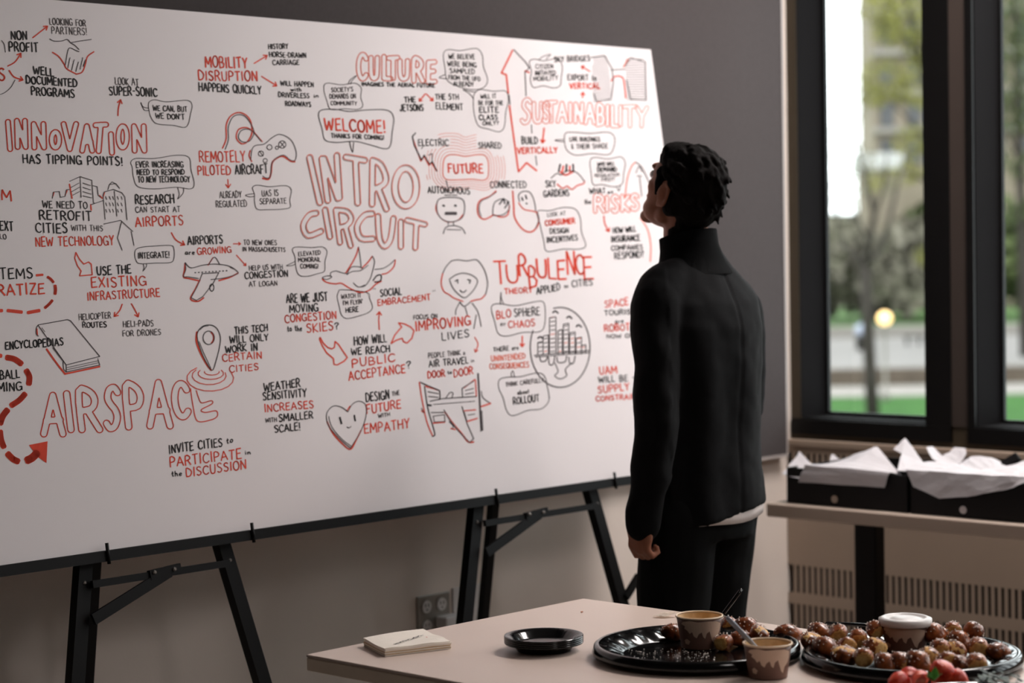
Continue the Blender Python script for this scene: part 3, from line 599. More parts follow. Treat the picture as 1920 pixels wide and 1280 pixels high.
def arcs(cx, cy, rx, ry): return arc(cx, cy, rx, ry, 0, 360, 16)
heading([([[(581, 295), (600, 379)]], 574, 289, 606, 386, 0, 5.4), ([[(604, 297), (615, 375)], [(608, 297), (634, 371)], [(632, 291), (637, 370)]], 597, 284, 645, 382, 0, 5.2), ([[(649, 294), (684, 300)], [(667, 299), (671, 380)]], 642, 286, 690, 388, 0, 5.2),
         ([[(699, 300), (698, 382)], [(699, 300), (714, 308), (724, 332), (719, 346), (703, 353)], [(711, 355), (725, 391)]], 691, 292, 732, 398, 0, 5.2), ([arcs(761, 350, 20, 35)], 734, 308, 789, 394, 0, 6.0)], 5.2, 'ink_pale', 2.0, True)
heading([([[(593, 399), (580, 403), (569, 422), (578, 441), (602, 433)]], 562, 392, 610, 450, 0, 5.0), ([[(610, 393), (619, 443)]], 602, 386, 627, 450, 0, 5.0), ([[(630, 393), (638, 454)], [(633, 393), (651, 396), (659, 409), (652, 421), (640, 425)], [(649, 427), (658, 460)]], 622, 386, 666, 467, 0, 4.6),
         ([[(698, 400), (684, 403), (670, 423), (677, 446), (699, 447)]], 662, 393, 706, 455, 0, 5.0), ([[(709, 405), (712, 446), (722, 461), (733, 446), (738, 409)]], 702, 398, 746, 468, 0, 5.0), ([[(752, 415), (752, 462)]], 745, 408, 760, 468, 0, 4.8), ([[(764, 412), (797, 420)], [(781, 420), (779, 464)]], 757, 405, 804, 471, 0, 4.6)], 5, 'ink_pale', 2.0, True)
T([('THE', 758, 192, 779, 191, 10, 'b', 2.0), ('JETSONS', 750, 208, 794, 208, 12, 'b', 2.0)])
arrow([(797, 176), (786, 190)], 2.4, 'r', 6); arrow([(799, 176), (812, 189)], 2.4, 'r', 6)
T([('THE 5TH', 816, 186, 860, 187, 10, 'b', 2.0), ('ELEMENT', 817, 204, 868, 207, 12, 'b', 2.0)])
bubble([(831, 102), (840, 93), (862, 95), (893, 91), (904, 104), (906, 125), (914, 150), (905, 165), (882, 168), (856, 161), (838, 150), (834, 128)], [(834, 140), (827, 143), (823, 146), (830, 147), (838, 148)], 1.7)
T([('WE BELIEVE', 841, 110, 890, 111, 9, 'm'), ('WERE BEING', 839, 124, 893, 126, 9, 'm'), ('SAMPLED', 843, 137, 890, 139, 9, 'm'), ('FROM THE UFO', 841, 149, 900, 152, 8, 'm'), ('ALREADY', 850, 161, 888, 162, 8, 'm')])
bubble([(889, 176), (900, 168), (925, 171), (948, 171), (953, 188), (948, 210), (945, 238), (935, 247), (915, 242), (897, 236), (889, 215), (887, 192)], [(888, 186), (880, 176), (868, 168), (884, 172), (893, 172)], 1.7)
T([('WILL IT', 901, 185, 930, 184, 8, 'm'), ('BE FOR THE', 897, 197, 943, 197, 8, 'm'), ('ELITE', 898, 211, 935, 211, 11, 'b'), ('CLASS', 898, 225, 933, 224, 9, 'b'), ('ONLY?', 905, 235, 935, 234, 7, 'm')])
# -- future contours
k = Ink()
for i in range(8):
    g = i*5.4; sh = .0
    pts = [(830-g*.95, 322), (832-g*.9, 300-g*.55), (840-g*.5, 291-g), (855, 290-g*1.05), (872, 293-g*.95), (893, 290-g*1.0), (908+g*.4, 291-g), (915+g*.8, 302-g*.5), (916+g*.95, 320), (914+g*.8, 333+g*.4), (905+g*.3, 338+g*.85), (885, 336+g*.8), (862, 337+g*.85), (840-g*.4, 337+g*.8), (832-g*.8, 332+g*.4)]
    p = crv(pts, True)
    if i == 0: k.poly(p, 2.2, 'ink_pale', True)
    else:
        n = len(p)
        skip = (lambda x, y: (i > 4 and (y > 335 or x < 800)) or (i > 6 and not (820 < x < 915 and y < 300)) or (x > 895 and y < 292 and i > 2) or (x < 845 and 258 < y < 280 and i > 3))
        for a, b in zip(p, p[1:]+p[:1]):
            if not skip((a[0]+b[0])/2, (a[1]+b[1])/2): k.poly([a, b], .85, 'ink_pale')
k.done('contour_lines')
T([('FUTURE', 840, 324, 906, 324, 17, 'R', 3.6)]); T([('ELECTRIC', 784, 273, 841, 274, 12, 'b', 2.0)]); T([('SHARED', 897, 278, 940, 278, 11, 'b', 2.0)])
D([('b', 2.2, [(779, 249), (773, 256), (777, 273), (790, 300), (795, 291), (805, 308), (810, 303), (819, 321)], 'l'), ('r', 2.4, [(774, 260), (789, 302), (795, 293), (804, 310), (809, 305), (818, 320)], 'l'), ('t', 1.4, [(790, 279), (793, 274)], 'l'), ('t', 1.4, [(803, 291), (810, 288), (810, 303)], 'l')])
T([('AUTONOMOUS', 802, 361, 881, 364, 12, 'b', 2.0)])
D([('t', 1.8, [(822, 374), (845, 370), (867, 374), (871, 392), (866, 408), (852, 415), (838, 415), (826, 408), (819, 394)], 'c'), ('r', 2.0, [(820, 378), (817, 392), (826, 408), (840, 416), (858, 413), (868, 402)], 'o'), ('b', 3.6, [(830, 385), (833, 386)], 'l'), ('b', 3.6, [(852, 385), (855, 386)], 'l'), ('t', 6, [(835, 400), (855, 400)], 'l'), ('t', 1.6, [(833, 366), (857, 366)], 'l'), ('t', 1.6, [(839, 350), (836, 338)], 'l'), ('t', 1.6, [(840, 416), (840, 422)], 'l'), ('t', 1.6, [(850, 416), (850, 422)], 'l'), ('t', 1.8, [(831, 438), (836, 426), (852, 423), (866, 428), (872, 438)], 'o'), ('t', 1.6, [(837, 430), (864, 431)], 'l')])
T([('CONNECTED', 919, 352, 987, 352, 12, 'b', 2.0)])
D([('r', 2.6, [(930, 358), (918, 368), (900, 376), (895, 390), (898, 405), (908, 411), (920, 406), (926, 403), (940, 407), (952, 402), (955, 385)], 'o'), ('t', 1.6, [(930, 360), (916, 370), (902, 377), (898, 392), (902, 406)], 'o'), ('t', 1.8, [(924, 402), (925, 385), (930, 377), (942, 373), (952, 378), (954, 392), (944, 402), (932, 404)], 'c'), ('b', 2.6, [(936, 383), (944, 372), (946, 382)], 'l'), ('b', 2.4, [(950, 380), (954, 378), (946, 390)], 'l'),
   ('r', 3.0, [(961, 358), (963, 385), (965, 408), (978, 428), (992, 435), (1003, 430), (1010, 415), (1006, 397)], 'o'), ('r', 2.2, [(972, 380), (982, 392), (1000, 396), (1007, 399)], 'o'), ('t', 1.8, [(974, 378), (972, 366), (980, 359), (992, 360), (999, 370), (1003, 385), (1004, 395)], 'o'), ('b', 2.8, [(978, 370), (980, 376)], 'l'), ('b', 2.8, [(985, 366), (987, 373)], 'l'), ('b', 2.6, [(986, 381), (988, 382)], 'l'), ('t', 1.6, [(1008, 400), (1010, 412), (1004, 428)], 'o')])
# -- right part
D([('t', 1.8, [(963, 93), (985, 116), (992, 128), (984, 135), (986, 180)], 'l'), ('t', 1.6, [(996, 234), (997, 250)], 'l'), ('t', 1.6, [(1004, 292), (1006, 310)], 'l'), ('r', 3.2, [(961, 94), (940, 137), (949, 140), (953, 175)], 'l'), ('t', 2.0, [(954, 178), (956, 196)], 'l'), ('r', 3.2, [(955, 198), (964, 265), (972, 322), (987, 305), (1006, 320)], 'l'), ('r', 3.0, [(984, 133), (992, 136)], 'l')], 'arrow')
bubble([(992, 116), (1002, 111), (1020, 114), (1045, 110), (1054, 125), (1052, 145), (1050, 160), (1038, 165), (1018, 161), (1000, 164), (994, 150), (996, 134)], [(1010, 112), (1018, 106), (1032, 102), (1026, 108), (1024, 112)], 1.8)
T([('CITIZEN', 1004, 129, 1037, 128, 8, 'm'), ('INITIATED', 1003, 141, 1042, 140, 8, 'm'), ('MOBILITY', 1000, 152, 1046, 150, 8, 'm')])
T([('SKY BRIDGES', 1039, 116, 1106, 114, 10, 'b', 2.0), ('EXPORT to', 1064, 150, 1118, 151, 10, 'b', 2.0), ('VERTICAL', 1068, 166, 1125, 166, 10, 'r', 2.6)])
arrow([(1106, 134), (1096, 128), (1090, 124)], 2.4, 'r', 6); arrow([(1092, 183), (1093, 173)], 2.4, 'r', 6)
k = Ink()
for j in range(17): k.poly([(1112-(j > 2)*3+j*.2, 110+5*j), (1138+j*.6, 107+5*j)], 1.1, 'ink_thin')
for j in range(18): k.poly([(1172+j*.2, 112+4.4*j), (1208+j*.3, 110+4.6*j)], 1.1, 'ink_thin')
k.poly([(1106, 108), (1133, 104), (1147, 128), (1150, 152), (1146, 184)], 1.8, 'ink_thin'); k.poly([(1113, 176), (1118, 190), (1144, 186)], 1.8, 'ink_thin')
k.poly([(1171, 125), (1182, 108), (1210, 116), (1211, 188), (1182, 186), (1174, 150)], 1.8, 'ink_thin'); k.poly([(1145, 131), (1172, 130)], 1.8, 'ink_thin'); k.poly(crv([(1146, 152), (1152, 144), (1162, 143), (1169, 150), (1173, 184)]), 2.8, 'ink_red'); k.poly([(1168, 126), (1178, 110)], 2.4, 'ink_pale')
k.done('doodle')
heading([('S', 975, 183, 998, 234, -4), ('U', 996, 190, 1020, 232), ('S', 1014, 190, 1034, 232), ('T', 1020, 188, 1046, 231), ('A', 1042, 190, 1066, 231), ('I', 1064, 191, 1074, 231), ('N', 1074, 191, 1096, 232), ('A', 1094, 192, 1118, 234), ('B', 1116, 194, 1136, 238), ('I', 1134, 195, 1144, 238), ('L', 1143, 196, 1162, 240), ('I', 1158, 196, 1168, 238), ('T', 1166, 196, 1196, 240), ('Y', 1190, 198, 1217, 240)], 3.4, 'ink_pale', 1.7)
arrow([(1020, 240), (1017, 268)], 3.0, 'r', 7)
T([('BUILD', 978, 270, 1008, 270, 13, 'b', 2.2)])
T([('VERTICALLY', 970, 288, 1045, 286, 11, 'r', 3.0)])
bubble([(1060, 250), (1075, 248), (1105, 250), (1140, 248), (1152, 258), (1150, 278), (1140, 290), (1110, 288), (1080, 291), (1063, 282), (1058, 265)], [(1058, 262), (1048, 262), (1040, 263), (1049, 265), (1058, 266)], 1.9)
T([('LIVE BUILDINGS', 1068, 265, 1125, 265, 8, 'm'), ('& THEIR SHADE', 1071, 279, 1140, 278, 9, 'm')])
T([('SKY', 1023, 351, 1042, 350, 12, 'b', 2.0), ('GARDENS', 1019, 369, 1067, 367, 12, 'b', 2.2)])
D([('t', 1.8, [(1033, 334), (1044, 325), (1052, 328), (1062, 320), (1078, 322), (1088, 330), (1095, 340)], 'o'), ('r', 2.4, [(1044, 345), (1055, 353), (1063, 349), (1072, 355), (1082, 348), (1094, 344), (1095, 338)], 'o')] + [(t_, 3.2, [(1047+7*i, 322), (1050+6*i, 308+3*(i % 2))], 'l') for i, t_ in enumerate('brbrb')] + [('r', 3.4, [(1050, 322), (1060, 328), (1074, 322)], 'o')])
bubble([(1106, 302), (1115, 295), (1140, 298), (1163, 294), (1172, 305), (1169, 325), (1166, 345), (1150, 350), (1128, 346), (1112, 346), (1108, 325)], [(1154, 349), (1158, 354), (1160, 358), (1162, 352), (1162, 347)], 1.8)
T([('WHO WILL', 1120, 311, 1152, 310, 7, 'm'), ('DEMAND', 1120, 322, 1156, 321, 8, 'b', 2.2), ('REGULATION', 1115, 332, 1161, 330, 6, 't'), ('FIRST?', 1128, 340, 1152, 339, 6, 't')])
T([('WHAT', 1105, 363, 1135, 362, 10, 'b', 2.0), ('are', 1139, 363, 1149, 362, 6, 'm'), ('the', 1096, 383, 1108, 382, 9, 'm')])
heading([('R', 1111, 364, 1136, 400), ('I', 1132, 366, 1144, 398), ('S', 1144, 364, 1162, 400), ('K', 1162, 364, 1182, 398), ('S', 1180, 362, 1200, 396)], 3.2, 'ink_pale', 1.9)
D([('p', 2.4, [(1172, 368), (1176, 335), (1184, 312), (1192, 304)], 'o'), ('t', 1.8, [(1192, 304), (1204, 315), (1218, 345)], 'o'), ('t', 1.6, [(1192, 324), (1198, 312), (1204, 322)], 'o'), ('t', 1.6, [(1194, 330), (1203, 330)], 'l'), ('t', 1.6, [(1199, 332), (1203, 368)], 'l')])
arrow([(1132, 405), (1134, 420), (1142, 434)], 2.6, 'r', 7)
T([('HOW WILL', 1149, 437, 1192, 434, 10, 'b', 2.2), ('INSURANCE', 1146, 454, 1200, 451, 11, 'b', 2.4), ('COMPANIES', 1146, 470, 1205, 467, 9, 'b', 2.0), ('RESPOND?', 1152, 486, 1207, 482, 12, 'b', 2.2)])
D([('p', 2.6, [(1200, 408), (1214, 430), (1220, 460), (1219, 490)], 'o')], 'arrow')
bubble([(1008, 396), (1030, 395), (1055, 389), (1078, 392), (1088, 410), (1090, 435), (1098, 460), (1085, 467), (1055, 467), (1025, 471), (1019, 450), (1012, 420)], None, 1.9)
T([('LOOK AT', 1026, 406, 1060, 403, 7, 't'), ('CONSUMER', 1022, 423, 1078, 418, 10, 'r', 2.8), ('DESIGN', 1031, 438, 1066, 436, 9, 'b', 2.0), ('INCENTIVES', 1025, 455, 1083, 450, 10, 'b', 2.2)])
# -- turbulence
k = Ink()
for c, x0, x1, yb_, h, m in (('T', 927, 951, 531, 40, 0), ('U', 949, 974, 530, 34, 0), ('R', 973, 990, 518, 40, 0), ('B', 992, 1008, 538, 40, 0), ('U', 1006, 1027, 520, 34, 0), ('L', 1028, 1044, 522, 38, 0), ('E', 1045, 1062, 522, 34, 0), ('N', 1063, 1080, 516, 42, 0), ('C', 1080, 1096, 514, 34, 0), ('E', 1094, 1113, 522, 42, 0)):
    text(k, c, x0, yb_, x1, yb_, h, 'ink_red', 4.0)
k.done('heading')
T([('THEORY', 946, 551, 998, 548, 10, 'r', 2.6), ('APPLIED', 1006, 552, 1050, 543, 13, 'b', 2.2), ('to', 1058, 541, 1065, 538, 7, 'm'), ('CITIES', 1072, 538, 1111, 534, 12, 'b', 2.0)])
bubble([(921, 576), (935, 569), (965, 573), (1000, 566), (1018, 566), (1022, 585), (1020, 612), (1010, 622), (980, 623), (950, 630), (934, 625), (928, 605)], [(938, 571), (938, 560), (939, 548), (940, 560), (944, 569)], 1.9)
T([('BLO', 931, 598, 958, 594, 14, 'r', 2.8), ('SPHERE', 964, 594, 1012, 590, 14, 'b', 2.2), ('or', 938, 611, 948, 610, 8, 'm'), ('CHAOS', 953, 615, 1003, 611, 13, 'r', 2.6)])
arrow([(979, 630), (979, 650)], 2.6, 'r', 7)
T([('THERE are', 925, 659, 972, 655, 8, 'm'), ('UNINTENDED', 921, 677, 985, 672, 10, 'p', 2.4), ('CONSEQUENCES', 918, 692, 992, 688, 10, 'p', 2.4)])
bubble([(936, 712), (950, 707), (975, 706), (1005, 699), (1020, 704), (1026, 725), (1029, 750), (1015, 766), (990, 769), (962, 779), (950, 770), (943, 745), (935, 728)], [(959, 706), (958, 700), (961, 695), (963, 700), (964, 706)], 1.9)
T([('THINK CAREFULLY', 948, 725, 1019, 716, 8, 't', 1.5), ('about', 970, 740, 992, 737, 8, 'm'), ('ROLLOUT', 962, 758, 1011, 752, 13, 'b', 2.2)])
k = Ink(); k.poly(arc(1050, 651, 56, 75, -103, 205, 34), 2.2, 'ink_thin'); k.poly([(1001, 666), (1104, 657)], 1.8, 'ink_thin'); k.poly([(1003, 669), (1104, 661)], 1.6, 'ink_thin')
rs = random.Random(4)
for (a, b, h) in ((1008, 1018, 22), (1018, 1028, 34), (1030, 1042, 68), (1046, 1054, 44), (1056, 1066, 56), (1068, 1078, 40), (1080, 1090, 30), (1090, 1098, 16)):
    k.poly([(a, 664), (a, 664-h), (b, 662-h), (b, 662)], 1.7, 'ink_thin')
    for j in range(3, h, 8): k.poly([(a+2, 662-j), (b-2, 661-j)], 1.5, rs.choice(['ink_thin', 'ink_thin', 'ink_pale']))
for (a, b, h) in ((1012, 1026, 8), (1028, 1040, 14), (1044, 1062, 10), (1066, 1078, 12)): k.poly(crv([(a, 669), (a+2, 669+h), (b-3, 668+h), (b, 667)]), 2.0, 'ink_thin')
k.poly(crv([(1040, 680), (1046, 696), (1040, 704), (1050, 710), (1062, 704), (1060, 692), (1072, 680)]), 1.8, 'ink_thin')
for q in ((1036, 586), (1062, 596), (1080, 612), (1008, 634)): k.poly(crv([(q[0], q[1]), (q[0]+5, q[1]-3), (q[0]+10, q[1]+1)]), 3, 'ink_thin')
k.done('doodle')
T([('SPACE', 1134, 577, 1178, 571, 13, 'r', 2.6), ('TOURISTS', 1133, 591, 1200, 588, 9, 'b', 2.2), ('and', 1153, 604, 1168, 603, 8, 'm') if False else ('are', 1153, 606, 1169, 605, 8, 'm'), ('ROBOTS', 1133, 621, 1190, 618, 12, 'r', 2.8), ('NOW ONE', 1137, 634, 1196, 632, 7, 'm')])
T([('UAM', 1124, 702, 1157, 699, 14, 'r', 2.6), ('WILL BE -', 1122, 717, 1190, 713, 11, 'b', 2.2), ('SUPPLY', 1121, 737, 1180, 731, 13, 'r', 2.6), ('CONSTRAINED', 1117, 752, 1210, 746, 9, 'r', 2.4)])
# -- person doodle
D([('t', 1.8, [(846, 489), (858, 487), (875, 489), (893, 487), (905, 500), (912, 518), (914, 535), (910, 552)], 'o'), ('t', 1.8, [(846, 489), (836, 500), (830, 512)], 'o'), ('r', 2.4, [(830, 512), (827, 530), (832, 546), (842, 552), (850, 558), (860, 562), (868, 565)], 'o'), ('r', 2.4, [(910, 552), (902, 560), (892, 562), (882, 565)], 'o'), ('t', 1.8, [(842, 524), (853, 516), (868, 512), (885, 516), (895, 526), (890, 540), (880, 552), (870, 558), (858, 550), (848, 538), (843, 526)], 'o'), ('b', 2.0, [(853, 527), (858, 524), (858, 531)], 'l'), ('b', 2.0, [(876, 524), (882, 525), (880, 531)], 'l'), ('t', 2.2, [(862, 544), (868, 548), (874, 544)], 'o'), ('t', 1.8, [(862, 566), (870, 574), (882, 566)], 'o'), ('t', 1.6, [(862, 566), (855, 580), (854, 590)], 'o'), ('t', 1.6, [(885, 568), (896, 585), (902, 612)], 'o'), ('t', 1.6, [(893, 590), (888, 616)], 'l'), ('t', 1.6, [(872, 575), (876, 590)], 'l')])
T([('FOCUS ON', 775, 599, 820, 596, 8, 't'), ('IMPROVING', 779, 621, 883, 609, 18, 'r', 2.8), ('LIVES', 828, 638, 880, 631, 14, 'b', 2.1)])
arrow([(890, 632), (896, 645), (891, 660)], 2.0, 'r', 6)
T([('PEOPLE THINK of', 803, 671, 876, 664, 9, 't', 1.5), ('AIR TRAVEL', 804, 688, 878, 681, 12, 'b', 2.1), ('as', 883, 679, 889, 678, 6, 'm') if False else ('in', 883, 679, 889, 678, 6, 't'), ('DOOR', 802, 709, 834, 705, 12, 'r', 2.6), ('to', 839, 701, 847, 700, 6, 'm'), ('DOOR', 851, 707, 887, 701, 14, 'r', 2.6)])
# -- bird
D([('r', 2.6, [(604, 523), (612, 529), (628, 532), (640, 531), (655, 540), (675, 548), (692, 544), (704, 533), (715, 527)], 'o'), ('t', 1.6, [(604, 520), (614, 517), (622, 519), (612, 524), (604, 521)], 'o'), ('t', 1.6, [(620, 518), (620, 511), (630, 508), (640, 511), (650, 513)], 'o'), ('r', 2.6, [(648, 512), (660, 493), (668, 477), (672, 463)], 'o'), ('t', 1.6, [(651, 513), (658, 501), (672, 500), (680, 503)], 'o'), ('t', 1.6, [(672, 463), (675, 482), (677, 500)], 'o'),
   ('r', 2.4, [(678, 503), (690, 491), (698, 480)], 'o'), ('t', 1.6, [(698, 480), (702, 490), (699, 505), (694, 522), (685, 535), (676, 538)], 'o'), ('t', 1.5, [(650, 515), (660, 509), (676, 507), (690, 497)], 'o'), ('t', 1.6, [(702, 505), (718, 503), (730, 496), (740, 487)], 'o'), ('r', 2.4, [(741, 487), (738, 500), (727, 511), (716, 514)], 'o'), ('b', 2.4, [(699, 526), (706, 517), (714, 516), (713, 526), (702, 529)], 'o'), ('r', 2.0, [(702, 528), (712, 528)], 'l'), ('t', 1.5, [(662, 530), (672, 538), (684, 534)], 'o')])
bubble([(641, 543), (634, 548), (632, 558), (636, 575), (640, 590), (650, 597), (670, 593), (690, 586), (698, 576), (693, 560), (687, 548)], None, 1.4)
T([('WATCH IT', 640, 560, 677, 557, 8, 't'), ("I'M FLYIN'", 643, 572, 680, 569, 8, 't'), ('HERE', 648, 586, 672, 584, 9, 'm')])
T([('"', 699, 550, 705, 550, 9, 't'), ('SOCIAL', 713, 556, 753, 552, 13, 'b', 2.0), ('EMBRACEMENT', 708, 573, 807, 562, 11, 'q'), ('"', 811, 554, 818, 553, 9, 't')])
arrow([(711, 618), (710, 600), (711, 584)], 2.4, 'r', 8)
T([('ARE WE JUST', 537, 568, 614, 563, 16, 'b', 2.1), ('MOVING', 543, 586, 597, 583, 14, 'b', 2.1), ('CONGESTION', 534, 605, 631, 597, 14, 'q', 2.2), ('to the', 539, 621, 566, 620, 11, 'm'), ('SKIES', 575, 624, 625, 618, 16, 'r', 2.4), ('?', 627, 617, 636, 616, 12, 'b', 2.0)])
D([('r', 2.6, [(600, 632), (606, 643), (614, 651), (622, 654), (627, 651), (628, 640), (634, 645), (651, 670), (645, 677), (632, 684), (626, 683), (625, 672), (612, 661), (604, 648), (599, 636)], 'L')], 'arrow')
D([('r', 2.6, [(733, 644), (740, 628), (750, 616), (753, 613), (747, 605), (758, 607), (770, 613), (776, 620), (772, 634), (763, 643), (756, 640), (754, 634), (742, 638)], 'L')], 'arrow')
T([('HOW WILL', 664, 647, 725, 641, 15, 'b', 2.1), ('WE REACH', 659, 666, 731, 659, 13, 'b', 2.1), ('PUBLIC', 660, 689, 741, 677, 15, 'r', 2.4), ('ACCEPTANCE', 654, 713, 760, 698, 16, 'r', 2.4), ('?', 762, 691, 771, 689, 13, 'b', 2.0)])
# -- door to door plane
D([('t', 2.2, [(787, 716), (800, 722), (824, 732), (825, 745), (823, 749)], 'l'), ('r', 2.4, [(786, 716), (791, 748), (800, 790), (811, 817)], 'o'), ('t', 2.0, [(796, 724), (802, 765), (812, 800), (815, 815), (810, 818)], 'o'), ('r', 2.0, [(797, 724), (824, 732)], 'l'), ('t', 1.6, [(802, 734), (822, 738)], 'l'), ('t', 1.6, [(803, 743), (822, 745)], 'l'), ('b', 3.6, [(802, 759), (808, 760)], 'l'), ('t', 1.8, [(806, 752), (830, 747), (893, 743)], 'l'), ('t', 1.2, [(812, 758), (890, 752)], 'l'), ('t', 1.7, [(808, 773), (832, 773)], 'l'), ('t', 1.6, [(835, 747), (843, 736), (849, 737), (847, 745)], 'o'),
   ('t', 1.7, [(832, 768), (845, 790), (862, 810), (880, 829), (888, 822), (876, 795), (866, 762)], 'l'), ('r', 3.0, [(834, 772), (848, 792), (866, 813), (878, 828), (888, 828)], 'o'), ('r', 2.6, [(812, 793), (834, 791)], 'l'), ('t', 1.6, [(812, 780), (833, 777), (834, 790), (814, 791), (812, 780)], 'l'), ('t', 1.6, [(842, 790), (850, 798), (848, 804)], 'l'), ('r', 2.4, [(845, 803), (854, 805)], 'l'),
   ('t', 3.2, [(896, 700), (899, 750), (902, 805)], 'l'), ('t', 1.8, [(903, 770), (905, 806), (900, 808)], 'l'), ('r', 2.2, [(891, 711), (893, 742)], 'l'), ('r', 2.0, [(870, 727), (890, 711)], 'l'), ('t', 1.8, [(867, 743), (866, 728), (888, 714)], 'l'), ('t', 1.5, [(872, 732), (888, 728)], 'l'), ('t', 1.5, [(872, 739), (888, 736)], 'l'), ('r', 2.2, [(869, 770), (892, 768)], 'l'), ('r', 2.6, [(875, 790), (895, 784)], 'l'), ('t', 1.6, [(870, 772), (875, 789)], 'l'), ('t', 1.5, [(877, 778), (890, 776)], 'l'), ('t', 1.6, [(902, 733), (905, 745), (918, 755)], 'o'), ('r', 2.8, [(902, 762), (920, 756)], 'l'), ('t', 1.6, [(790, 765), (795, 774)], 'l'), ('r', 2.2, [(790, 770), (797, 775)], 'l')])
# black rail under the board
rail = bmesh.new(); vs = []
for x in (XL-.1, XR+.05):
    for s, t in ((-.024, .014), (-.001, .014), (-.001, -.012), (-.024, -.012)): vs.append(rail.verts.new(bpt(x, s, t)))
for f in ((0, 1, 2, 3), (7, 6, 5, 4), (0, 4, 5, 1), (1, 5, 6, 2), (2, 6, 7, 3), (3, 7, 4, 0)): rail.faces.new([vs[i] for i in f])
frombm('bottom_rail', rail, board, 'black_metal')

# ================================================================== EASELS
def plane_pt(x, z, t=-.03):
    """point on the plane behind the board at height z"""
    s = (z-ZB)/cs; return Vector((x, YB+TK*(z-ZB), z))+BN*t
def easel(xl, xr, label, strut=False):
    e = tag(empty('easel', ((xl+xr)/2, YB-.1, 0)), label, 'easel')
    xm = (xl+xr)/2
    slL, slR = (-.065/.252 if not strut else -.112/.30)*.9, (.075/.333)
    def leg(x0, sl, w=.034):
        bm = bmesh.new()
        top = plane_pt(x0-sl*.55, ZB+.55, -.028); mid = plane_pt(x0, ZB-.03, -.028); low = plane_pt(x0+sl*.42, ZB-.45, -.028); foot = plane_pt(x0+sl*.86, .02, -.028)
        bar(bm, top, low, w, .026, BN); bar(bm, low-(foot-low)*.2, foot, w*.72, .018, BN)
        lg = frombm('leg', bm, e, 'black_metal')
        bm = bmesh.new(); abox(bm, foot.x-.02, foot.x+.02, foot.y-.02, foot.y+.02, 0.0005, .045, .005); frombm('foot', bm, lg, 'matteblack')
        bm = bmesh.new(); p = plane_pt(x0+sl*.05, ZB-.062, 0); ball(bm, p-BN*.0145, .0045, sub=1); frombm('rivet', bm, lg, 'bolt')
        return mid, foot
    lm, lf = leg(xl, slL); rm, rf = leg(xr, slR)
    # rear leg hinged near the left leg, folded out towards the wall
    bm = bmesh.new(); dx_ = -.03 if strut else -.075; t0 = Vector((xm+dx_, -.268, 1.18)); b0 = Vector((xm+dx_, -.09, .02))
    bar(bm, t0, b0, .026, .02, (0, 1, 0)); rl = frombm('rear_leg', bm, e, 'black_metal')
    bm = bmesh.new(); abox(bm, b0.x-.016, b0.x+.016, b0.y-.016, b0.y+.016, .0005, .04, .004); frombm('foot', bm, rl, 'matteblack')
    zc = ZB-.068
    bm = bmesh.new(); bar(bm, plane_pt(xl, zc, -.006), plane_pt(xr, zc, -.006), .016, .01, BN); frombm('crossbar', bm, e, 'black_metal')
    bm = bmesh.new(); bar(bm, plane_pt(xl-.01, ZB-.142, -.002), plane_pt(xl+.205, zc+.002, -.002), .025, .008, BN)
    bar(bm, plane_pt(xl+.15, zc, -.003), plane_pt(xl+.235, zc+.006, -.003), .022, .012, BN)
    br = frombm('brace', bm, e, 'black_metal')
    for q in (.16, .215):
        bm = bmesh.new(); ball(bm, plane_pt(xl+q, zc+.006, .005), .005, sub=1); frombm('rivet', bm, br, 'bolt')
    if strut:
        bm = bmesh.new(); bar(bm, plane_pt(rm.x+.075, ZB-.325, -.012), plane_pt(rm.x+.14, ZB-.275, -.012), .02, .012, BN); frombm('latch', bm, e, 'black_metal')
    for px_ in (xl+.035, xr+.062):
        bm = bmesh.new(); atube(bm, [bpt(px_, -.03, .016), bpt(px_, .016, .016)], .004, 8); frombm('peg', bm, e, 'black_metal', True)
    return e
easel(-3.050, -2.673, 'black metal easel under the left part of the drawn board')
easel(-1.835, -1.394, 'black metal easel under the right part of the board, beside the standing person', True)
# ================================================================== NEAR TABLE
TZ = .73
tb = tag(empty('serving_table', (-2.62, -1.9, 0)), 'pale laminate table in the foreground holding the trays and napkins', 'table')
TX0, TX1, TY0, TY1 = -3.034, -2.222, -2.87, -1.047
bm = bmesh.new(); abox(bm, TX0, TX1, TY0, TY1, TZ-.006, TZ, .002); frombm('top', bm, tb, 'table')
bm = bmesh.new(); abox(bm, TX0+.0005, TX1-.0005, TY0+.0005, TY1-.0005, TZ-.032, TZ-.0065, .002); frombm('edge_band', bm, tb, 'table_edge_lit')
for x in (TX0+.13, TX1-.13):
    for y in (TY0+.12, TY1-.12):
        bm = bmesh.new(); atube(bm, [(x, y, .0), (x, y, TZ-.033)], .019, 14); frombm('leg', bm, tb, 'black_metal', True)
bm = bmesh.new(); abox(bm, TX0+.1, TX1-.1, TY0+.1, TY1-.1, TZ-.06, TZ-.033, .003); frombm('apron', bm, tb, 'black_metal')
TZ += .0005

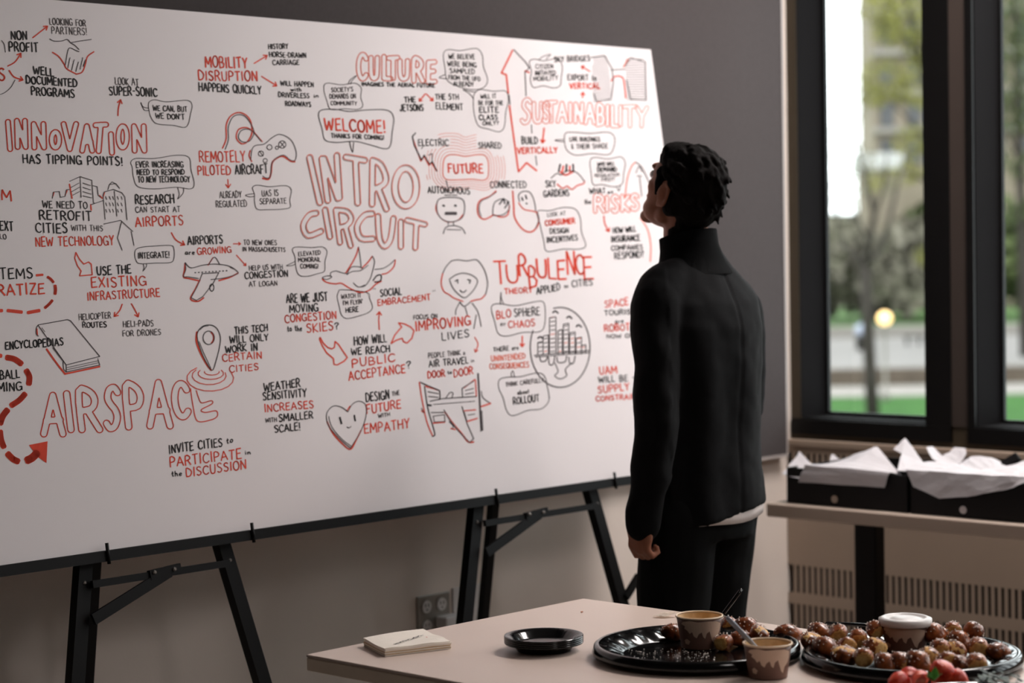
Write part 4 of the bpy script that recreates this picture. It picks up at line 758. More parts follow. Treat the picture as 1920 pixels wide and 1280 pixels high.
def flute(n, amp, r0, r1):
    def f(a, r, z):
        t = max(0, min(1, (r-r0)/(r1-r0))) if r1 > r0 else 0
        wv = sin(a*n)
        return (r+amp*.3*wv*t*(1-t)*4, z+amp*wv*t*(1-t)*4)
    return f
def tray(x, y, R, label, z=TZ, n=22, group='black plastic serving trays'):
    t = tag(empty('serving_tray', (x, y, z)), label, 'tray', group)
    k = R/.2
    prof = [(0, .004), (.10*k, .004), (.138*k, .004), (.142*k, .006), (.150*k, .012), (.162*k, .018), (.172*k, .0215), (.180*k, .023), (.186*k, .0265), (.192*k, .027), (.1965*k, .024), (.198*k, .018), (.2*k, .012), (.199*k, .0085),
            (.196*k, .0085), (.194*k, .014), (.19*k, .020), (.183*k, .0205), (.172*k, .0175), (.150*k, .008), (.142*k, .001), (.135*k, .0), (0, .0)]
    bm = lathe(bmesh.new(), prof, (x, y, z), 132, flute(n, .0035, .143*k, .182*k)); frombm('dish', bm, t, 'plastic', True)
    return t
def rim_pt(x, y): return hit(x, y, (0, 0, 1), .757)
c1 = rim_pt(1306, 1204); c2 = rim_pt(1702, 1218)
tr1 = tray(c1.x, c1.y, .199, 'round black plastic tray nearly empty, with an open sauce cup and a few pretzel bites', group=None)
tr2 = tray(c2.x+.004, c2.y-.006, .203, 'round black plastic tray heaped with pretzel bites around a lidded cup', group=None)
c3 = Vector((-2.70, -2.345, 0))
tr3 = tray(c3.x, c3.y, .165, 'round black tray of strawberries at the bottom right corner', group=None)
# salt grains fallen in tray one
bm = bmesh.new(); rs = random.Random(3)
for i in range(260):
    a = rs.uniform(0, 2*pi); r = rs.random()**.6*.138; px_ = c1.x-.05*0+r*cos(a); py_ = c1.y+r*sin(a)
    lx = (px_-c1.x)*RT[0]+(py_-c1.y)*RT[1]; ly = (px_-c1.x)*FW[0]+(py_-c1.y)*FW[1]
    if not (-.135 < lx < .03 and -.11 < ly < .05): continue
    s = rs.uniform(.0007, .0016)
    ball(bm, (px_, py_, TZ+.0045+s), (s, s*rs.uniform(.7, 1.2), s*.8), sub=1)
so = frombm('salt_grains', bm, None, 'salt'); tag(so, 'scattered white salt grains lying in the nearly empty black tray', 'salt', kind='stuff')

# stack of small plates
pp = onz(1020, 1218, TZ)
for i in range(4):
    lab = ['lowest small black plate of the stack beside the napkins', 'second small black plate from the bottom of the stack', 'third small black plate from the bottom of the stack', 'topmost small black plate of the stack, its empty well facing up'][i]
    prof = [(0, .003), (.050, .003), (.054, .005), (.062, .014), (.074, .0185), (.0765, .019), (.0775, .0165), (.0765, .0145), (.073, .0155), (.060, .0115), (.052, .0), (0, .0)]
    z = TZ+i*.0036
    pl = frombm('small_plate', lathe(bmesh.new(), prof, (pp.x, pp.y, z), 96, flute(36, .0006, .054, .074)), None, 'plastic', True); tag(pl, lab, 'plate', 'small black plates')
# napkin stack
npk = [onz(682, 1211, TZ), onz(722, 1231, TZ), onz(846, 1216, TZ), onz(795, 1193, TZ)]
nk = tag(empty('napkin_stack', sum(npk, Vector())/4), 'low stack of cream paper napkins with a small printed mark on the table', 'napkins')
rs = random.Random(5); NH = .0155
for i in range(7):
    bm = bmesh.new(); z0 = TZ+i*NH/7; N_ = 8; top = []; bot = []
    dx, dy = rs.uniform(-.0012, .0012), rs.uniform(-.0012, .0012)
    cz = sum(npk, Vector())/4; sh = 1-.006*rs.random()
    for j in range(N_+1):
        rt_, rb_ = [], []
        for k in range(N_+1):
            u, v = j/N_, k/N_
            p = npk[0].lerp(npk[1], u).lerp(npk[3].lerp(npk[2], u), v)
            p = cz+(p-cz)*sh+Vector((dx, dy, 0))
            wv = .0011*sin(6*u+2.1*v+1)+.0009*sin(11*u*v+i*.1) + (.0018*(1-u) if i == 6 else 0)*sin(3*v)
            top_z = z0+NH/7*.93+wv*i/7; bot_z = z0+wv*max(i-.0, 0)/7*.98
            rt_.append(bm.verts.new((p.x, p.y, top_z))); rb_.append(bm.verts.new((p.x, p.y, bot_z)))
        top.append(rt_); bot.append(rb_)
    for j in range(N_):
        for k in range(N_):
            bm.faces.new((top[j][k], top[j+1][k], top[j+1][k+1], top[j][k+1])); bm.faces.new((bot[j][k], bot[j][k+1], bot[j+1][k+1], bot[j+1][k]))
    for j in range(N_):
        for a, b in ((0, 0), (N_, N_)): bm.faces.new((top[j][a], top[j+1][a], bot[j+1][a], bot[j][a])); bm.faces.new((top[a][j], top[a][j+1], bot[a][j+1], bot[a][j]))
    o = frombm('napkin', bm, nk, 'napkin' if i > 4 else ('napkin_edge' if i % 2 else 'napkin'), False)
# printed mark: small slanted row of strokes
bm = bmesh.new(); zz = TZ+NH+.0016
pA, pB = onz(743, 1207, zz), onz(795, 1190, zz); dd = (pB-pA)/11; up_ = Vector((-.35, .93, 0))*.006
rs = random.Random(9)
def ribbon(bm, a, b, w_):
    d = (b-a).normalized(); s = Vector((-d.y, d.x, 0))*w_/2
    f = [bm.verts.new(p) for p in (a-s, b-s, b+s, a+s)]; bm.faces.new(f)
for i in range(11):
    a = pA+dd*i; ribbon(bm, a, a+up_*rs.uniform(.8, 1.3), .0026)
    ribbon(bm, a+up_*rs.choice([.1, .5, .85]), a+dd*.85+up_*rs.choice([.1, .5, .95]), .0024)
frombm('printed_mark', bm, nk, 'ink_black')
bm = bmesh.new(); ball(bm, onz(800, 1194, zz), (.0022, .0022, .0003), sub=1); frombm('printed_dot', bm, nk, 'ink_pale')

# paper cups
def cup(x, y, z, label, lidded=False, R=.0445, H=.066, rot=0.0, k=1.0):
    c = tag(empty('paper_cup', (x, y, z)), label, 'cup')
    rb = R*.80
    prof = [(0, .004), (rb-.002, .004), (rb-.001, 0), (rb, 0), (rb+.0004, .003)]+[(rb+(R-rb)*t, .003+(H-.006)*t) for t in (.25, .5, .75, 1)]
    prof += [(R-.001, H-.003)]+[(rb+(R-rb)*t-.001, .003+(H-.006)*t) for t in (.75, .5, .25)]+[(rb-.0015, .006), (0, .006)]
    frombm('wall', lathe(bmesh.new(), prof, (x, y, z), 64), c, 'cupbrown', True)
    bm = bmesh.new(); ring = [(R+.0002+.0020*cos(a), H-.003+.0020*sin(a)) for a in np.linspace(0, 2*pi, 9)]
    lathe(bm, ring, (x, y, z), 64); bmesh.ops.remove_doubles(bm, verts=bm.verts, dist=1e-6); frombm('rim', bm, c, 'cuprim', True)
    # inner lining and a smear of dip
    frombm('lining', lathe(bmesh.new(), [(0, .0075)]+[(rb+(R-rb)*t-.0022, .0075+(H-.012)*t) for t in (0, .3, .6, 1)], (x, y, z), 48), c, 'dip', True)
    # cream map print wrapped on the wall
    def mp(bm, outline):
        # outline in (angle deg, height fraction)
        bmx = bmesh.new(); vs = [bmx.verts.new((a, h*60, 0)) for a, h in outline]; bmx.faces.new(vs)
        bmesh.ops.triangulate(bmx, faces=bmx.faces); bmesh.ops.subdivide_edges(bmx, edges=bmx.edges, cuts=2, use_grid_fill=True)
        mpv = {}
        for v in bmx.verts:
            a = radians(v.co.x)+rot; h = v.co.y/60; r = rb+(R-rb)*h+.0005
            mpv[v] = bm.verts.new((x+r*cos(a), y+r*sin(a), z+.003+(H-.006)*h))
        for f in bmx.faces: bm.faces.new([mpv[v] for v in f.verts])
        bmx.free()
    bm = bmesh.new()
    eur = [(-62, .80), (-40, .90), (-15, .92), (10, .90), (30, .94), (52, .88), (60, .80), (46, .74), (50, .66), (40, .60), (34, .50), (26, .56), (22, .42), (14, .36), (8, .50), (0, .56), (-4, .40), (-10, .34), (-14, .52), (-22, .58), (-26, .44), (-34, .22), (-42, .14), (-46, .34), (-58, .46), (-64, .62)]
    aus = [(34, .24), (44, .32), (54, .26), (52, .14), (40, .12)]
    ame = [(110, .84), (150, .92), (178, .86), (165, .70), (158, .56), (150, .48), (158, .38), (150, .12), (142, .18), (136, .40), (142, .50), (128, .62)]
    mp(bm, [(-a, h) for a, h in eur][::-1]); mp(bm, [(-a, h) for a, h in aus][::-1]); mp(bm, [(-a, h) for a, h in ame][::-1])
    frombm('map_print', bm, c, 'cupcream')
    if lidded:
        lp = [(0, H+.0065), (R*.55, H+.0065), (R*.6, H+.0045), (R*.78, H+.004), (R*.82, H+.0075), (R*.93, H+.0080), (R+.0035, H+.005), (R+.0042, H-.006), (R+.0030, H-.0068), (R+.0028, H+.001), (R*.9, H+.0012), (0, H+.0012)]
        frombm('lid', lathe(bmesh.new(), lp, (x, y, z), 64), c, 'lid', True)
    return c
face = atan2(CAM[1]+1.9, CAM[0]+2.6)
u1 = onz(1312, 1213, TZ+.004); cup(u1.x, u1.y, TZ+.0048, 'open brown paper cup with a pale map print standing in the nearly empty tray', R=.0445, rot=face+.15, H=.064)
u2 = onz(1440, 1268, TZ); cup(u2.x, u2.y, TZ+.0003, 'open brown paper cup with a pale map print standing on the table between the trays', R=.0435, rot=face+.1, H=.064)
u3 = onz(1698, 1219, TZ+.004); cup(u3.x, u3.y, TZ+.0048, 'brown paper cup closed with a white plastic lid amid the pretzel bites', True, R=.0465, rot=face-.2, H=.056)
# spoon and fork standing in the cups
def dipper(name, a, b, m, label, cat, w0=.0035, head=.007):
    a, b = Vector(a), Vector(b); d = (b-a).normalized()
    o = tag(empty(name, a), label, cat)
    bm = bmesh.new(); atube(bm, [a+d*.03, a+d*.06, b-d*.01, b], [w0*.8, w0, w0*1.15, w0*.9], 10, .6, uv=(d.cross(Vector(FW)).normalized(), d.cross(d.cross(Vector(FW))).normalized())); frombm('handle', bm, o, m, True)
    bm = bmesh.new(); q = d.to_track_quat('Z', 'Y').to_matrix(); ball(bm, a+d*.018, (head, .002, .018), q, 3); frombm('bowl', bm, o, m, True)
    return o
dipper('plastic_spoon', Vector((u1.x+.012, u1.y+.0, TZ+.016)), hit(1391, 1104, (FW[0], FW[1], 0), FW[0]*(u1.x+.02)+FW[1]*(u1.y+.04)), 'plastic', 'black plastic spoon leaning in the cup on the nearly empty tray', 'spoon', .0034)
dipper('plastic_knife', Vector((u2.x+.008, u2.y-.012, TZ+.016)), hit(1362, 1156, (FW[0], FW[1], 0), FW[0]*(u2.x)+FW[1]*(u2.y+.05)), 'fork', 'clear grey plastic knife leaning out of the cup on the table', 'knife', .0042)
# tongs handle behind the second tray
bm = bmesh.new(); ta, tb_ = onz(1548, 1168, TZ+.035), onz(1640, 1172, TZ+.038); bar(bm, ta, tb_+(tb_-ta)*.25, .012, .006, (0, 0, 1)); bmesh.ops.bevel(bm, geom=bm.edges[:], offset=.002, segments=2, affect='EDGES')
tg = frombm('serving_tongs', bm, None, 'plastic', True); tag(tg, 'black plastic tong handle lying across the far rim of the heaped tray', 'tongs')
# crumpled scrap of white napkin behind tray one
def crumple(name, corners, nz, m, parent=None, amp=.004, n=10, thick=.0006, seed=1, fold=None):
    """sheet spanned by a quad of 3-D corners with creases"""
    A, B, C_, D_ = [Vector(c) for c in corners]; bm = bmesh.new(); g = []
    nn = (B-A).cross(D_-A).normalized()
    for j in range(n+1):
        r = []
        for k in range(n+1):
            u, v = j/n, k/n; p = A.lerp(B, u).lerp(D_.lerp(C_, u), v)
            q = noise.noise(Vector((u*3.1+seed*7, v*3.3, seed)))+.5*noise.noise(Vector((u*7+seed, v*7, seed*3.)))
            q = abs(q)*2-.5
            p = p+nn*amp*q
            if fold: p = p+fold(u, v)
            r.append(bm.verts.new(p))
        g.append(r)
    for j in range(n):
        for k in range(n):
            f = (g[j][k], g[j+1][k], g[j+1][k+1], g[j][k+1])
            bm.faces.new(f)
    sd = bmesh.ops.solidify(bm, geom=bm.faces[:], thickness=thick)
    return frombm(name, bm, parent, m, False)
s0 = onz(1238, 1157, TZ)
sc = crumple('napkin_scrap', [s0+Vector((-.012, .010, .003)), s0+Vector((-.002, -.016, .004)), s0+Vector((.030, -.026, .010)), s0+Vector((.026, .012, .006))], 0, 'napkin', amp=.0022, n=8)
for v in sc.data.vertices: v.co.z = max(v.co.z, TZ+.0004)
tag(sc, 'crumpled scrap of white napkin behind the open cup', 'napkin')
bm = bmesh.new(); q = onz(1091, 1148, TZ); ball(bm, q+Vector((0, 0, .0016)), (.004, .002, .0015), sub=2); tag(frombm('crumb', bm, None, 'crust', True), 'small brown crumb alone on the bare table top', 'crumb')

# ---- pretzel bites
def bite_mesh(seed):
    rs = random.Random(seed); bm = bmesh.new(); L = rs.uniform(.0, .006)
    ball(bm, (0, 0, 0), (.0175+L, .0158, .0148), sub=3)
    cut = .0095+L*.6+rs.uniform(-.002, .002)
    for v in bm.verts:
        p = v.co; n_ = noise.noise(p*60+Vector((seed, 0, 0)))
        p += p.normalized()*(n_*.0022+.0028*noise.noise(p*28+Vector((0, seed*3, 0))))
        if seed % 3 != 2 and p.x > cut: p.x = cut+(p.x-cut)*.22
        if seed % 4 == 1 and p.z > .009: p.z = .009+(p.z-.009)*.4
    me = bpy.data.meshes.new('pretzel_bite'); bm.to_mesh(me)
    me.materials.append(M['crust']); me.materials.append(M['crumb'])
    for f in me.polygons:
        f.use_smooth = True
        c = f.center
        if seed % 3 != 2 and c.x > cut-.001: f.material_index = 1
        elif seed % 5 == 0 and abs(c.y+.004*sin(c.x*300)) < .0042 and c.z > .004: f.material_index = 1
    bm.free()
    bs = bmesh.new(); rs = random.Random(seed+50)
    for i in range(34):
        th = rs.uniform(0, 2*pi); ph = rs.uniform(.15, 1)
        d = Vector((cos(th)*sqrt(1-ph*ph), sin(th)*sqrt(1-ph*ph), ph))
        p = Vector((d.x*(.0175+L), d.y*.0158, d.z*.0148))
        if p.x > cut-.001: continue
        s = rs.uniform(.0006, .0012); r = bmesh.ops.create_cube(bs, size=s*1.5)
        e = Matrix.Rotation(rs.uniform(0, 3), 4, d)
        for v in r['verts']: v.co = p*1.02 + (e @ v.co)
    ms = bpy.data.meshes.new('salt'); bs.to_mesh(ms); bs.free(); ms.materials.append(M['salt'])
    return me, ms
BM_ = [bite_mesh(i) for i in range(8)]
def bite(pos, rz, rx, k, label, sc_=1.0, group='pretzel bites'):
    me, ms = BM_[k % 8]
    o = bpy.data.objects.new('pretzel_bite', me); COL.objects.link(o); o.location = pos; o.rotation_euler = (rx, rx*.6, rz); o.scale = (sc_,)*3
    tag(o, label, 'pretzel bite', group)
    s = bpy.data.objects.new('salt', ms); COL.objects.link(s); s.parent = o; s['kind'] = 'stuff'
    return o
yw = atan2(CAM[1]-c2.y, CAM[0]-c2.x)
def B1(px_, py_, lift, rz, rx, k, label, sc_=1.0):
    z = TZ+.004+.0150*sc_+lift; p = hit(px_, py_, (0, 0, 1), z); return bite(p, yw+rz, rx, k, label, sc_)
B1(1262, 1184, .002, 2.2, .3, 2, 'orange brown pretzel bite touching the left side of the open cup in the near-empty tray', 1.1)
B1(1356, 1203, 0, -.35, .2, 1, 'pretzel bite with a cream cut side right of the open cup', 1.15)
B1(1366, 1172, .004, .4, .8, 4, 'golden pretzel bite behind the right rim of the open cup', 1.15)
B1(1402, 1174, .012, 1.4, .4, 2, 'salted pretzel bite piled up right of the leaning knife', 1.2)
B1(1424, 1188, .008, 2.6, .6, 5, 'salty dark pretzel bite above the rim of the table cup', 1.15)
B1(1389, 1196, 0, 2.2, .1, 2, 'pretzel bite half hidden behind the leaning knife', 1.1)
B1(1478, 1187, 0, 2.0, .2, 2, 'lone dark pretzel bite at the right end of the nearly empty tray', 1.25)
heap = [
 (1536, 1183, .012, 2.5, .2, 2, 'rounded brown pretzel bite at the far left of the heaped tray'), (1522, 1201, .008, 2.2, .4, 5, 'salted pretzel bite on the left front edge of the heap'),
 (1571, 1188, .014, .3, .5, 1, 'pretzel bite with yellow cut end near the tongs'), (1609, 1196, .016, .1, .9, 4, 'big cream and brown pretzel bite left of the lidded cup'),
 (1548, 1212, .006, 2.8, .3, 2, 'salty pretzel bite under the two leftmost ones of the heap'), (1641, 1180, .024, .5, .7, 1, 'torn pretzel bite sitting highest left of the white lid'),
 (1619, 1232, .002, .2, .2, 3, 'pretzel bite with bright cream face low at the front left of the heap'), (1583, 1228, 0, 1.6, .3, 5, 'dark pretzel bite in the shade at the front left of the heap'),
 (1588, 1212, .006, 1.1, .1, 7, 'golden bellied pretzel bite in the middle left of the heap'), (1640, 1214, .006, .8, .1, 0, 'pretzel bite pressed against the left wall of the lidded cup'),
 (1660, 1242, .002, 1.8, .5, 2, 'dark salted pretzel bite in front of the lidded cup'), (1690, 1240, .004, .9, .4, 6, 'pretzel bite just in front of the lidded cup, near its centre'),
 (1722, 1240, .006, 2.4, .5, 2, 'salt crusted pretzel bite front right of the lidded cup'), (1741, 1231, .006, .3, .2, 0, 'pale pretzel bite tucked at the right foot of the lidded cup'),
 (1751, 1186, .018, 2.5, .4, 2, 'dark pretzel bite just right of the white lid'), (1767, 1194, .012, .9, .8, 1, 'toasted crumbly pretzel bite right of the white lid, below the dark one'),
 (1786, 1183, .020, .2, .5, 4, 'glossy pretzel bite with a small pale side at the back right'), (1826, 1185, .020, 2.9, .9, 7, 'large golden pretzel bite standing highest at the right of the heap'),
 (1800, 1200, .010, 1.7, .5, 2, 'very salty pretzel bite in the middle right of the heap'), (1762, 1216, .008, .2, .4, 3, 'pretzel bite with a broad cream face beside the lidded cup'),
 (1790, 1219, .006, 2.0, .6, 5, 'brown salted pretzel bite right of the cream faced one'), (1834, 1212, .008, .0, .3, 6, 'pale round pretzel bite beneath the large golden one'),
 (1776, 1241, .002, 1.2, .3, 4, 'pretzel bite behind the strawberries, front centre right'), (1803, 1246, .0, 2.3, .7, 1, 'pretzel bite split open above the strawberry garnish'),
 (1831, 1243, .002, .1, .4, 6, 'light brown pretzel bite alone on the front right of the heap'), (1872, 1221, .002, 2.3, .3, 2, 'shaded dark pretzel bite at the far right end of the heap'),
]
for i, h in enumerate(heap): B1(*h[:3], (h[3] if i % 2 else h[3]*.35), *h[4:6], h[6], 1.14+.16*((i*37) % 5)/5)

# strawberries and greens in the third tray
def strawberry(p, r, label, half=True, rz=0, tilt=0):
    e = tag(empty('strawberry', p), label, 'strawberry', 'strawberries on the near tray')
    prof = [(0, -.018), (.006, -.016), (.012, -.008), (.0155, .002), (.0145, .010), (.009, .0145), (0, .015)]
    bm = lathe(bmesh.new(), prof, (0, 0, 0), 20)
    mt = Matrix.Translation(p) @ Matrix.Rotation(rz, 4, 'Z') @ Matrix.Rotation(tilt, 4, 'X') @ Matrix.Scale(r/.0155, 4)
    if half:
        geom = bm.verts[:]+bm.edges[:]+bm.faces[:]
        bmesh.ops.bisect_plane(bm, geom=geom, plane_co=(0, 0, 0), plane_no=(0, -1, 0), clear_outer=True)
        ed = [x for x in bm.edges if x.is_boundary]; bmesh.ops.holes_fill(bm, edges=ed)
        bmc = bmesh.new(); atube(bmc, [(0, -.0001, -.001), (0, -.0008, -.001)], .009, 14, 1.3, uv=((1, 0, 0), (0, 0, 1)))
        for v in bmc.verts: v.co = mt @ v.co
    for v in bm.verts: v.co = mt @ v.co
    frombm('flesh', bm, e, 'berry', True)
    if half: frombm('core', bmc, e, 'berry_in')
    return e
def B3(px_, py_, z): return hit(px_, py_, (0, 0, 1), z)
strawberry(B3(1765, 1262, TZ+.035), .022, 'bright red strawberry on top of the garnish, next to the green leaf', False, .3, .4)
strawberry(B3(1792, 1276, TZ+.022), .020, 'red strawberry at the right end of the garnish', False, .9, 1.2)
strawberry(B3(1705, 1272, TZ+.026), .019, 'sliced strawberry half showing its pale core at the left of the garnish', True, yw+pi/2, 1.0)
strawberry(B3(1684, 1280, TZ+.022), .019, 'leftmost red strawberry cut off by the picture edge', False, 1.4, 1.4)
strawberry(B3(1726, 1276, TZ+.026), .017, 'small pale sliced strawberry between the halves and the leaf', True, yw+pi/2+.4, .6)
lf = tag(empty('mint_sprig', B3(1750, 1272, TZ+.05)), 'fresh green leaf sprig standing in front of the strawberries', 'leaf')
for k, (a, t, L) in enumerate(((0, .3, .024), (1.2, .7, .021), (-1.3, .8, .021), (2.6, .9, .018))):
    bm = bmesh.new(); c_ = B3(1750, 1276, TZ+.046); gr = []
    for j in range(6):
        u = j/5; wv = .008*sin(pi*u**.8); p = c_+Vector((cos(a)*sin(t)*u*L, sin(a)*sin(t)*u*L, cos(t)*u*L))
        s = Vector((-sin(a), cos(a), 0)) if k else Vector((RT[0], RT[1], 0))
        gr.append([bm.verts.new(p-s*wv), bm.verts.new(p+Vector((0, 0, -.0015))), bm.verts.new(p+s*wv)])
    for a_, b_ in zip(gr, gr[1:]):
        for q in (0, 1): bm.faces.new((a_[q], a_[q+1], b_[q+1], b_[q]))
    bmesh.ops.solidify(bm, geom=bm.faces[:], thickness=.0004); frombm('leaf', bm, lf, 'leaf', True)
ps = bmesh.new(); rs = random.Random(8); pc = B3(1868, 1270, TZ+.03)
for i in range(150):
    p = pc+Vector((RT[0]*rs.uniform(-.045, .045)+FW[0]*rs.uniform(-.03, .03), RT[1]*rs.uniform(-.045, .045)+FW[1]*rs.uniform(-.03, .03), rs.uniform(-.02, .006)))
    a = rs.uniform(0, 6.28); s = rs.uniform(.003, .007); t = rs.uniform(-.6, .6)
    q = [p+Vector((cos(a+b)*s, sin(a+b)*s, sin(b+a)*s*t)) for b in (0, 1.2, 2.6, 4.0, 5.2)]
    ps.faces.new([ps.verts.new(v) for v in q])
po = frombm('parsley', ps, None, 'parsley'); tag(po, 'dark green parsley garnish at the right end of the near tray', 'parsley', kind='stuff')

# ================================================================== FAR TABLE AND CATERING BOXES
T2 = .74
t2 = tag(empty('side_table', (-.45, -1.3, 0)), 'narrow beige table along the heater holding black catering boxes', 'table')
bm = bmesh.new(); abox(bm, -.685, -.215, -2.24, -.405, T2-.04, T2, .004); frombm('top', bm, t2, 'table2')
LY = onx(1630, 1000, -.45).y
for (lx, ly) in ((-.45, LY), (-.45, -2.0)):
    bm = bmesh.new(); abox(bm, lx-.025, lx+.025, ly-.038, ly+.038, .03, T2-.041, .004); frombm('leg', bm, t2, 'black_metal')
for ly in (LY, -2.0):
    bm = bmesh.new(); abox(bm, -.66, -.24, ly-.03, ly+.03, .0, .03, .004); frombm('foot', bm, t2, 'black_metal')
def cbox(y0, y1, label):
    e = tag(empty('catering_box', (-.43, (y0+y1)/2, T2)), label, 'box', 'black catering boxes')
    x0, x1, h, t, z = -.645, -.245, .105, .004, T2+.0006
    bm = bmesh.new(); abox(bm, x0, x1, y0, y1, z, z+t); frombm('base', bm, e, 'matteblack')
    for a in ((x0, x0+t, y0, y1), (x1-t, x1, y0, y1), (x0+t, x1-t, y0, y0+t), (x0+t, x1-t, y1-t, y1)):
        bm = bmesh.new(); abox(bm, *a, z+t, z+h, .001); frombm('side_wall', bm, e, 'matteblack')
    bm = bmesh.new(); atube(bm, [(x0-.002, y1-.17, z+.022), (x0+.001, y1-.17, z+.022)], .011, 16); frombm('thumb_hole', bm, e, 'tissue' if y1 < -.8 else 'table2')
    return e
cbox(-.868, -.452, 'left black catering box with white tissue, nearer the standing person')
cbox(-1.345, -.880, 'right black catering box with white tissue, farther along the table')
cbox(-1.83, -1.36, 'black catering box at the picture edge, past the other two')
# tissue sheets: facets measured where they stand
def sheet(pts, faces, label, seed=0, cuts=3, amp=.004):
    bm = bmesh.new(); vs = [bm.verts.new(hit(x, y, (1, 0, 0), d)) for x, y, d in pts]
    for f in faces: bm.faces.new([vs[i] for i in f])
    bmesh.ops.triangulate(bm, faces=bm.faces)
    bmesh.ops.subdivide_edges(bm, edges=bm.edges, cuts=cuts, use_grid_fill=True, smooth=.12)
    for v in bm.verts:
        n_ = noise.noise(v.co*22+Vector((seed, 0, 0))); n2 = noise.noise(v.co*50+Vector((seed, 3, 0)))
        v.co += Vector((-.5, .5, .7))*(abs(n_)*amp*2+abs(n2)*amp*.6-amp*.5)
    bmesh.ops.solidify(bm, geom=bm.faces[:], thickness=.0006)
    o = frombm('tissue_sheet', bm, None, 'tissue', False); tag(o, label, 'tissue paper', 'tissue sheets in the catering boxes'); return o
sheet([(1467, 889, -.64), (1500, 847, -.56), (1531, 879, -.56), (1518, 898, -.65), (1497, 897, -.652)], [(0, 1, 2, 3, 4)], 'pointed white tissue corner at the left end of the left box', 1)
sheet([(1497, 904, -.653), (1658, 914, -.653), (1668, 885, -.653), (1510, 872, -.653), (1690, 890, -.60), (1645, 837, -.50), (1620, 846, -.47), (1556, 868, -.45), (1526, 874, -.52), (1600, 866, -.60)],
      [(0, 1, 2, 3), (3, 2, 9), (2, 4, 9), (4, 5, 9), (5, 6, 9), (6, 7, 9), (7, 8, 9), (8, 3, 9)], 'wide white tissue sheet draped over the front of the left box', 2)
sheet([(1553, 872, -.40), (1560, 850, -.36), (1576, 862, -.36), (1590, 872, -.42)], [(0, 1, 2, 3)], 'small white tissue tip behind the wide sheet of the left box', 3)
sheet([(1676, 843, -.52), (1697, 821, -.48), (1708, 834, -.47), (1732, 868, -.46), (1700, 884, -.60), (1682, 882, -.62), (1690, 850, -.53)], [(0, 1, 6), (1, 2, 6), (2, 3, 4, 6), (6, 4, 5)], 'tall white tissue peak at the left of the right box', 4)
sheet([(1690, 880, -.63), (1722, 866, -.5), (1760, 864, -.46), (1800, 870, -.46), (1850, 884, -.5), (1846, 892, -.6), (1800, 888, -.645), (1750, 884, -.645), (1706, 882, -.645), (1770, 876, -.56)], [(0, 1, 9), (1, 2, 9), (2, 3, 9), (3, 4, 9), (4, 5, 9), (5, 6, 9), (6, 7, 9), (7, 8, 9), (8, 0, 9)], 'crumpled white tissue filling the front of the right box', 5, amp=.006)
sheet([(1712, 912, -.655), (1760, 934, -.657), (1830, 930, -.657), (1900, 914, -.657), (1926, 902, -.657), (1926, 893, -.652), (1895, 893, -.652), (1825, 889, -.652), (1760, 884, -.652), (1698, 880, -.652), (1850, 878, -.56), (1926, 868, -.52)], [(0, 1, 8, 9), (1, 2, 7, 8), (2, 3, 6, 7), (3, 4, 5, 6), (6, 5, 11, 10), (7, 6, 10)], 'long white tissue edge hanging over the front of the right box', 6)
sheet([(1738, 840, -.36), (1748, 836, -.33), (1768, 856, -.34), (1790, 838, -.3), (1812, 842, -.3), (1814, 852, -.32), (1798, 870, -.36), (1770, 872, -.4), (1748, 860, -.4)], [(0, 1, 2, 8), (2, 3, 6, 7, 8), (3, 4, 5, 6)], 'white tissue tufts rising behind the right box', 7)
sheet([(1798, 868, -.34), (1820, 856, -.3), (1860, 858, -.3), (1890, 872, -.32), (1925, 862, -.32), (1925, 884, -.42), (1870, 890, -.44), (1810, 884, -.42)], [(0, 1, 6, 7), (1, 2, 6), (2, 3, 6), (3, 4, 5, 6)], 'flat white tissue spread at the back of the right box', 8)
bm = bmesh.new(); bar(bm, onx(1880, 871, -.33), onx(1908, 854, -.33), .022, .01, (-1, 0, 0)); bar(bm, onx(1893, 872, -.325), onx(1912, 858, -.325), .014, .01, (-1, 0, 0)); bmesh.ops.bevel(bm, geom=bm.edges[:], offset=.002, segments=2, affect='EDGES')
tag(frombm('black_tongs', bm, None, 'matteblack'), 'black tong ends resting on the tissue in the right box', 'tongs')
# ================================================================== THE PERSON
PO = Vector((-1.68, -.95, 0))
def W_(x, y, z): return PO+Vector((x, y, z))
person = None
HP = radians(25); HYAW = radians(-3)
HM = Matrix.Translation(W_(-.022, .020, 1.645)) @ Matrix.Rotation(HYAW, 4, 'Z') @ Matrix.Rotation(HP, 4, 'X')
HR = (HM.to_3x3())
def H_(x, y, z): return HM @ Vector((x, y, z))
bm = bmesh.new()
# head
def hb(c, r, rot=None): ball(bm, H_(*c), r, (HR @ rot) if rot else HR, 3)
hb((0, -.014, .018), (.069, .088, .084)); hb((0, .020, .012), (.064, .068, .070)); hb((0, .040, -.035), (.054, .046, .066))
hb((0, .034, -.074), (.057, .054, .038)); hb((0, .076, -.105), (.028, .019, .018)); hb((.045, .0, -.070), (.014, .022, .022)); hb((-.045, .0, -.070), (.014, .022, .022)); hb((0, .050, -.088), (.040, .038, .022))
hb((.036, .052, -.018), (.022, .022, .022)); hb((-.036, .052, -.018), (.022, .022, .022))
hb((0, .084, .024), (.040, .012, .011))                                   # brow
chain(bm, [H_(0, .084, .014), H_(0, .096, -.020), H_(0, .098, -.026)], [.008, .010, .0115]); hb((.010, .088, -.030), (.008, .009, .006)); hb((-.010, .088, -.030), (.008, .009, .006))
hb((0, .088, -.056), (.021, .009, .0055)); hb((0, .086, -.067), (.018, .009, .006)); hb((0, .082, -.045), (.020, .012, .012))
